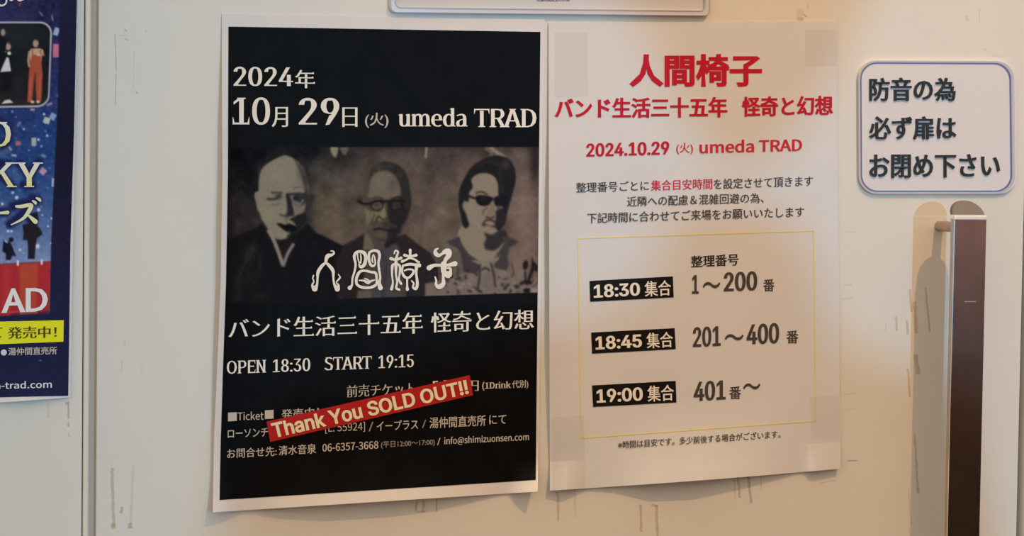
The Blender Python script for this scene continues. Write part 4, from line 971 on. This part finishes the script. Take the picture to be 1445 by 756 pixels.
shadow_figure_x = 1.026
per = empty('person', (shadow_figure_x, -2.3, 0), 'person in a dark jacket added behind the camera to cast the shadow on the door', 'person')
B = (shadow_figure_x, -2.3, 0)
bx_ = -0.061
J = dict(pelvis=(bx_, 0, .98, (.15, .11)), belly=(bx_, 0, 1.12, (.145, .11)), chest=(bx_, .0, 1.32, (.17, .12)), upper=(bx_, 0, 1.46, (.14, .10)), neck=(0, .01, 1.56, .058), head0=(.01, .02, 1.63, .058),
    shl=(bx_-.185, 0, 1.47, .066), ell=(bx_-.245, .06, 1.20, .050), wrl=(bx_-.14, .26, 1.16, .032), shr=(bx_+.185, 0, 1.47, .066), elr=(bx_+.235, .04, 1.19, .050), wrr=(bx_+.22, .10, .96, .030),
    hipl=(bx_-.10, 0, .92, .095), knl=(bx_-.12, .02, .52, .062), anl=(bx_-.12, -.01, .10, .045), tol=(bx_-.13, .15, .05, .040),
    hipr=(bx_+.10, 0, .92, .095), knr=(bx_+.12, .02, .52, .062), anr=(bx_+.12, -.01, .10, .045), tor=(bx_+.13, .15, .05, .040))
J = {k: (v[0], v[1], v[2]*1.04 if v[2] > .2 else v[2], v[3]) for k, v in J.items()}
E_ = [('pelvis', 'belly'), ('belly', 'chest'), ('chest', 'upper'), ('upper', 'neck'), ('neck', 'head0'), ('upper', 'shl'), ('shl', 'ell'), ('ell', 'wrl'), ('upper', 'shr'), ('shr', 'elr'), ('elr', 'wrr'),
      ('pelvis', 'hipl'), ('hipl', 'knl'), ('knl', 'anl'), ('anl', 'tol'), ('pelvis', 'hipr'), ('hipr', 'knr'), ('knr', 'anr'), ('anr', 'tor')]
figure('body', B, J, E_, M['jacket'], per)
def head(cx_, cy_, cz_, parent):
    for nm, mat, hair in (('head', M['skin'], False), ('hair', M['hair'], True)):
        bm = bmesh.new(); bmesh.ops.create_uvsphere(bm, u_segments=32, v_segments=24, radius=1)
        for v in bm.verts:
            x, y, z = v.co
            w = .078*(1 - .18*max(0, -z)); X = x*w; Y = y*(.098 - .012*max(0, -z)) ; Z = z*.122
            if not hair:
                n = math.exp(-((x/.16)**2+((z+.12)/.22)**2))*max(0, y); Y += .022*n
                e = (math.exp(-(((x-.36)/.15)**2+((z-.08)/.10)**2))+math.exp(-(((x+.36)/.15)**2+((z-.08)/.10)**2)))*max(0, y); Y -= .010*e
                ear = math.exp(-((z/.25)**2))*math.exp(-((abs(x)-1)/.12)**2); X += math.copysign(.014*ear, x)
            else:
                X *= 1.07; Y = Y*1.07-.008; Z = Z*1.06
                if y > .25 and z < .45: Y -= .05
                if z < -.35: X *= .8; Y *= .8
            v.co = (X+cx_, Y+cy_, Z+cz_)
        me = bpy.data.meshes.new(nm); bm.to_mesh(me); bm.free(); me.materials.append(mat)
        me.polygons.foreach_set('use_smooth', [True]*len(me.polygons))
        o = bpy.data.objects.new(nm, me); COL.objects.link(o); o.parent = parent; o.matrix_parent_inverse = Matrix.Translation(parent.location).inverted()
head(B[0]+.005, B[1]+.03, 1.835, per)
def hand(wrist, direc, parent):
    d = Vector(direc).normalized(); side = d.cross(Vector((0, 0, 1))).normalized() if abs(d.z) < .9 else Vector((1, 0, 0))
    pos = {'w': Vector(wrist), 'p': Vector(wrist)+d*.05}; rad = {'w': .024, 'p': .026}; ed = [('w', 'p')]
    for k, (o_, L) in enumerate(((-.028, .065), (-.010, .075), (.010, .070), (.027, .055))):
        pos['k%d' % k] = pos['p']+d*.035+side*o_; pos['m%d' % k] = pos['k%d' % k]+d*L*.5; pos['t%d' % k] = pos['m%d' % k]+d*L*.4+Vector((0, .015, -.01))
        for a_, r_ in (('k', .010), ('m', .0085), ('t', .007)): rad['%s%d' % (a_, k)] = r_
        ed += [('p', 'k%d' % k), ('k%d' % k, 'm%d' % k), ('m%d' % k, 't%d' % k)]
    pos['th1'] = Vector(wrist)+d*.03-side*.03; pos['th2'] = pos['th1']+d*.035-side*.018; rad['th1'] = .012; rad['th2'] = .009; ed += [('w', 'th1'), ('th1', 'th2')]
    figure('hand', (0, 0, 0), {k: (v.x, v.y, v.z, rad[k]) for k, v in pos.items()}, ed, M['skin'], parent)
hand((B[0]+bx_-.14, B[1]+.27, 1.206), (.5, .8, .1), per)
hand((B[0]+bx_+.22, B[1]+.10, .998), (0, .15, -1), per)
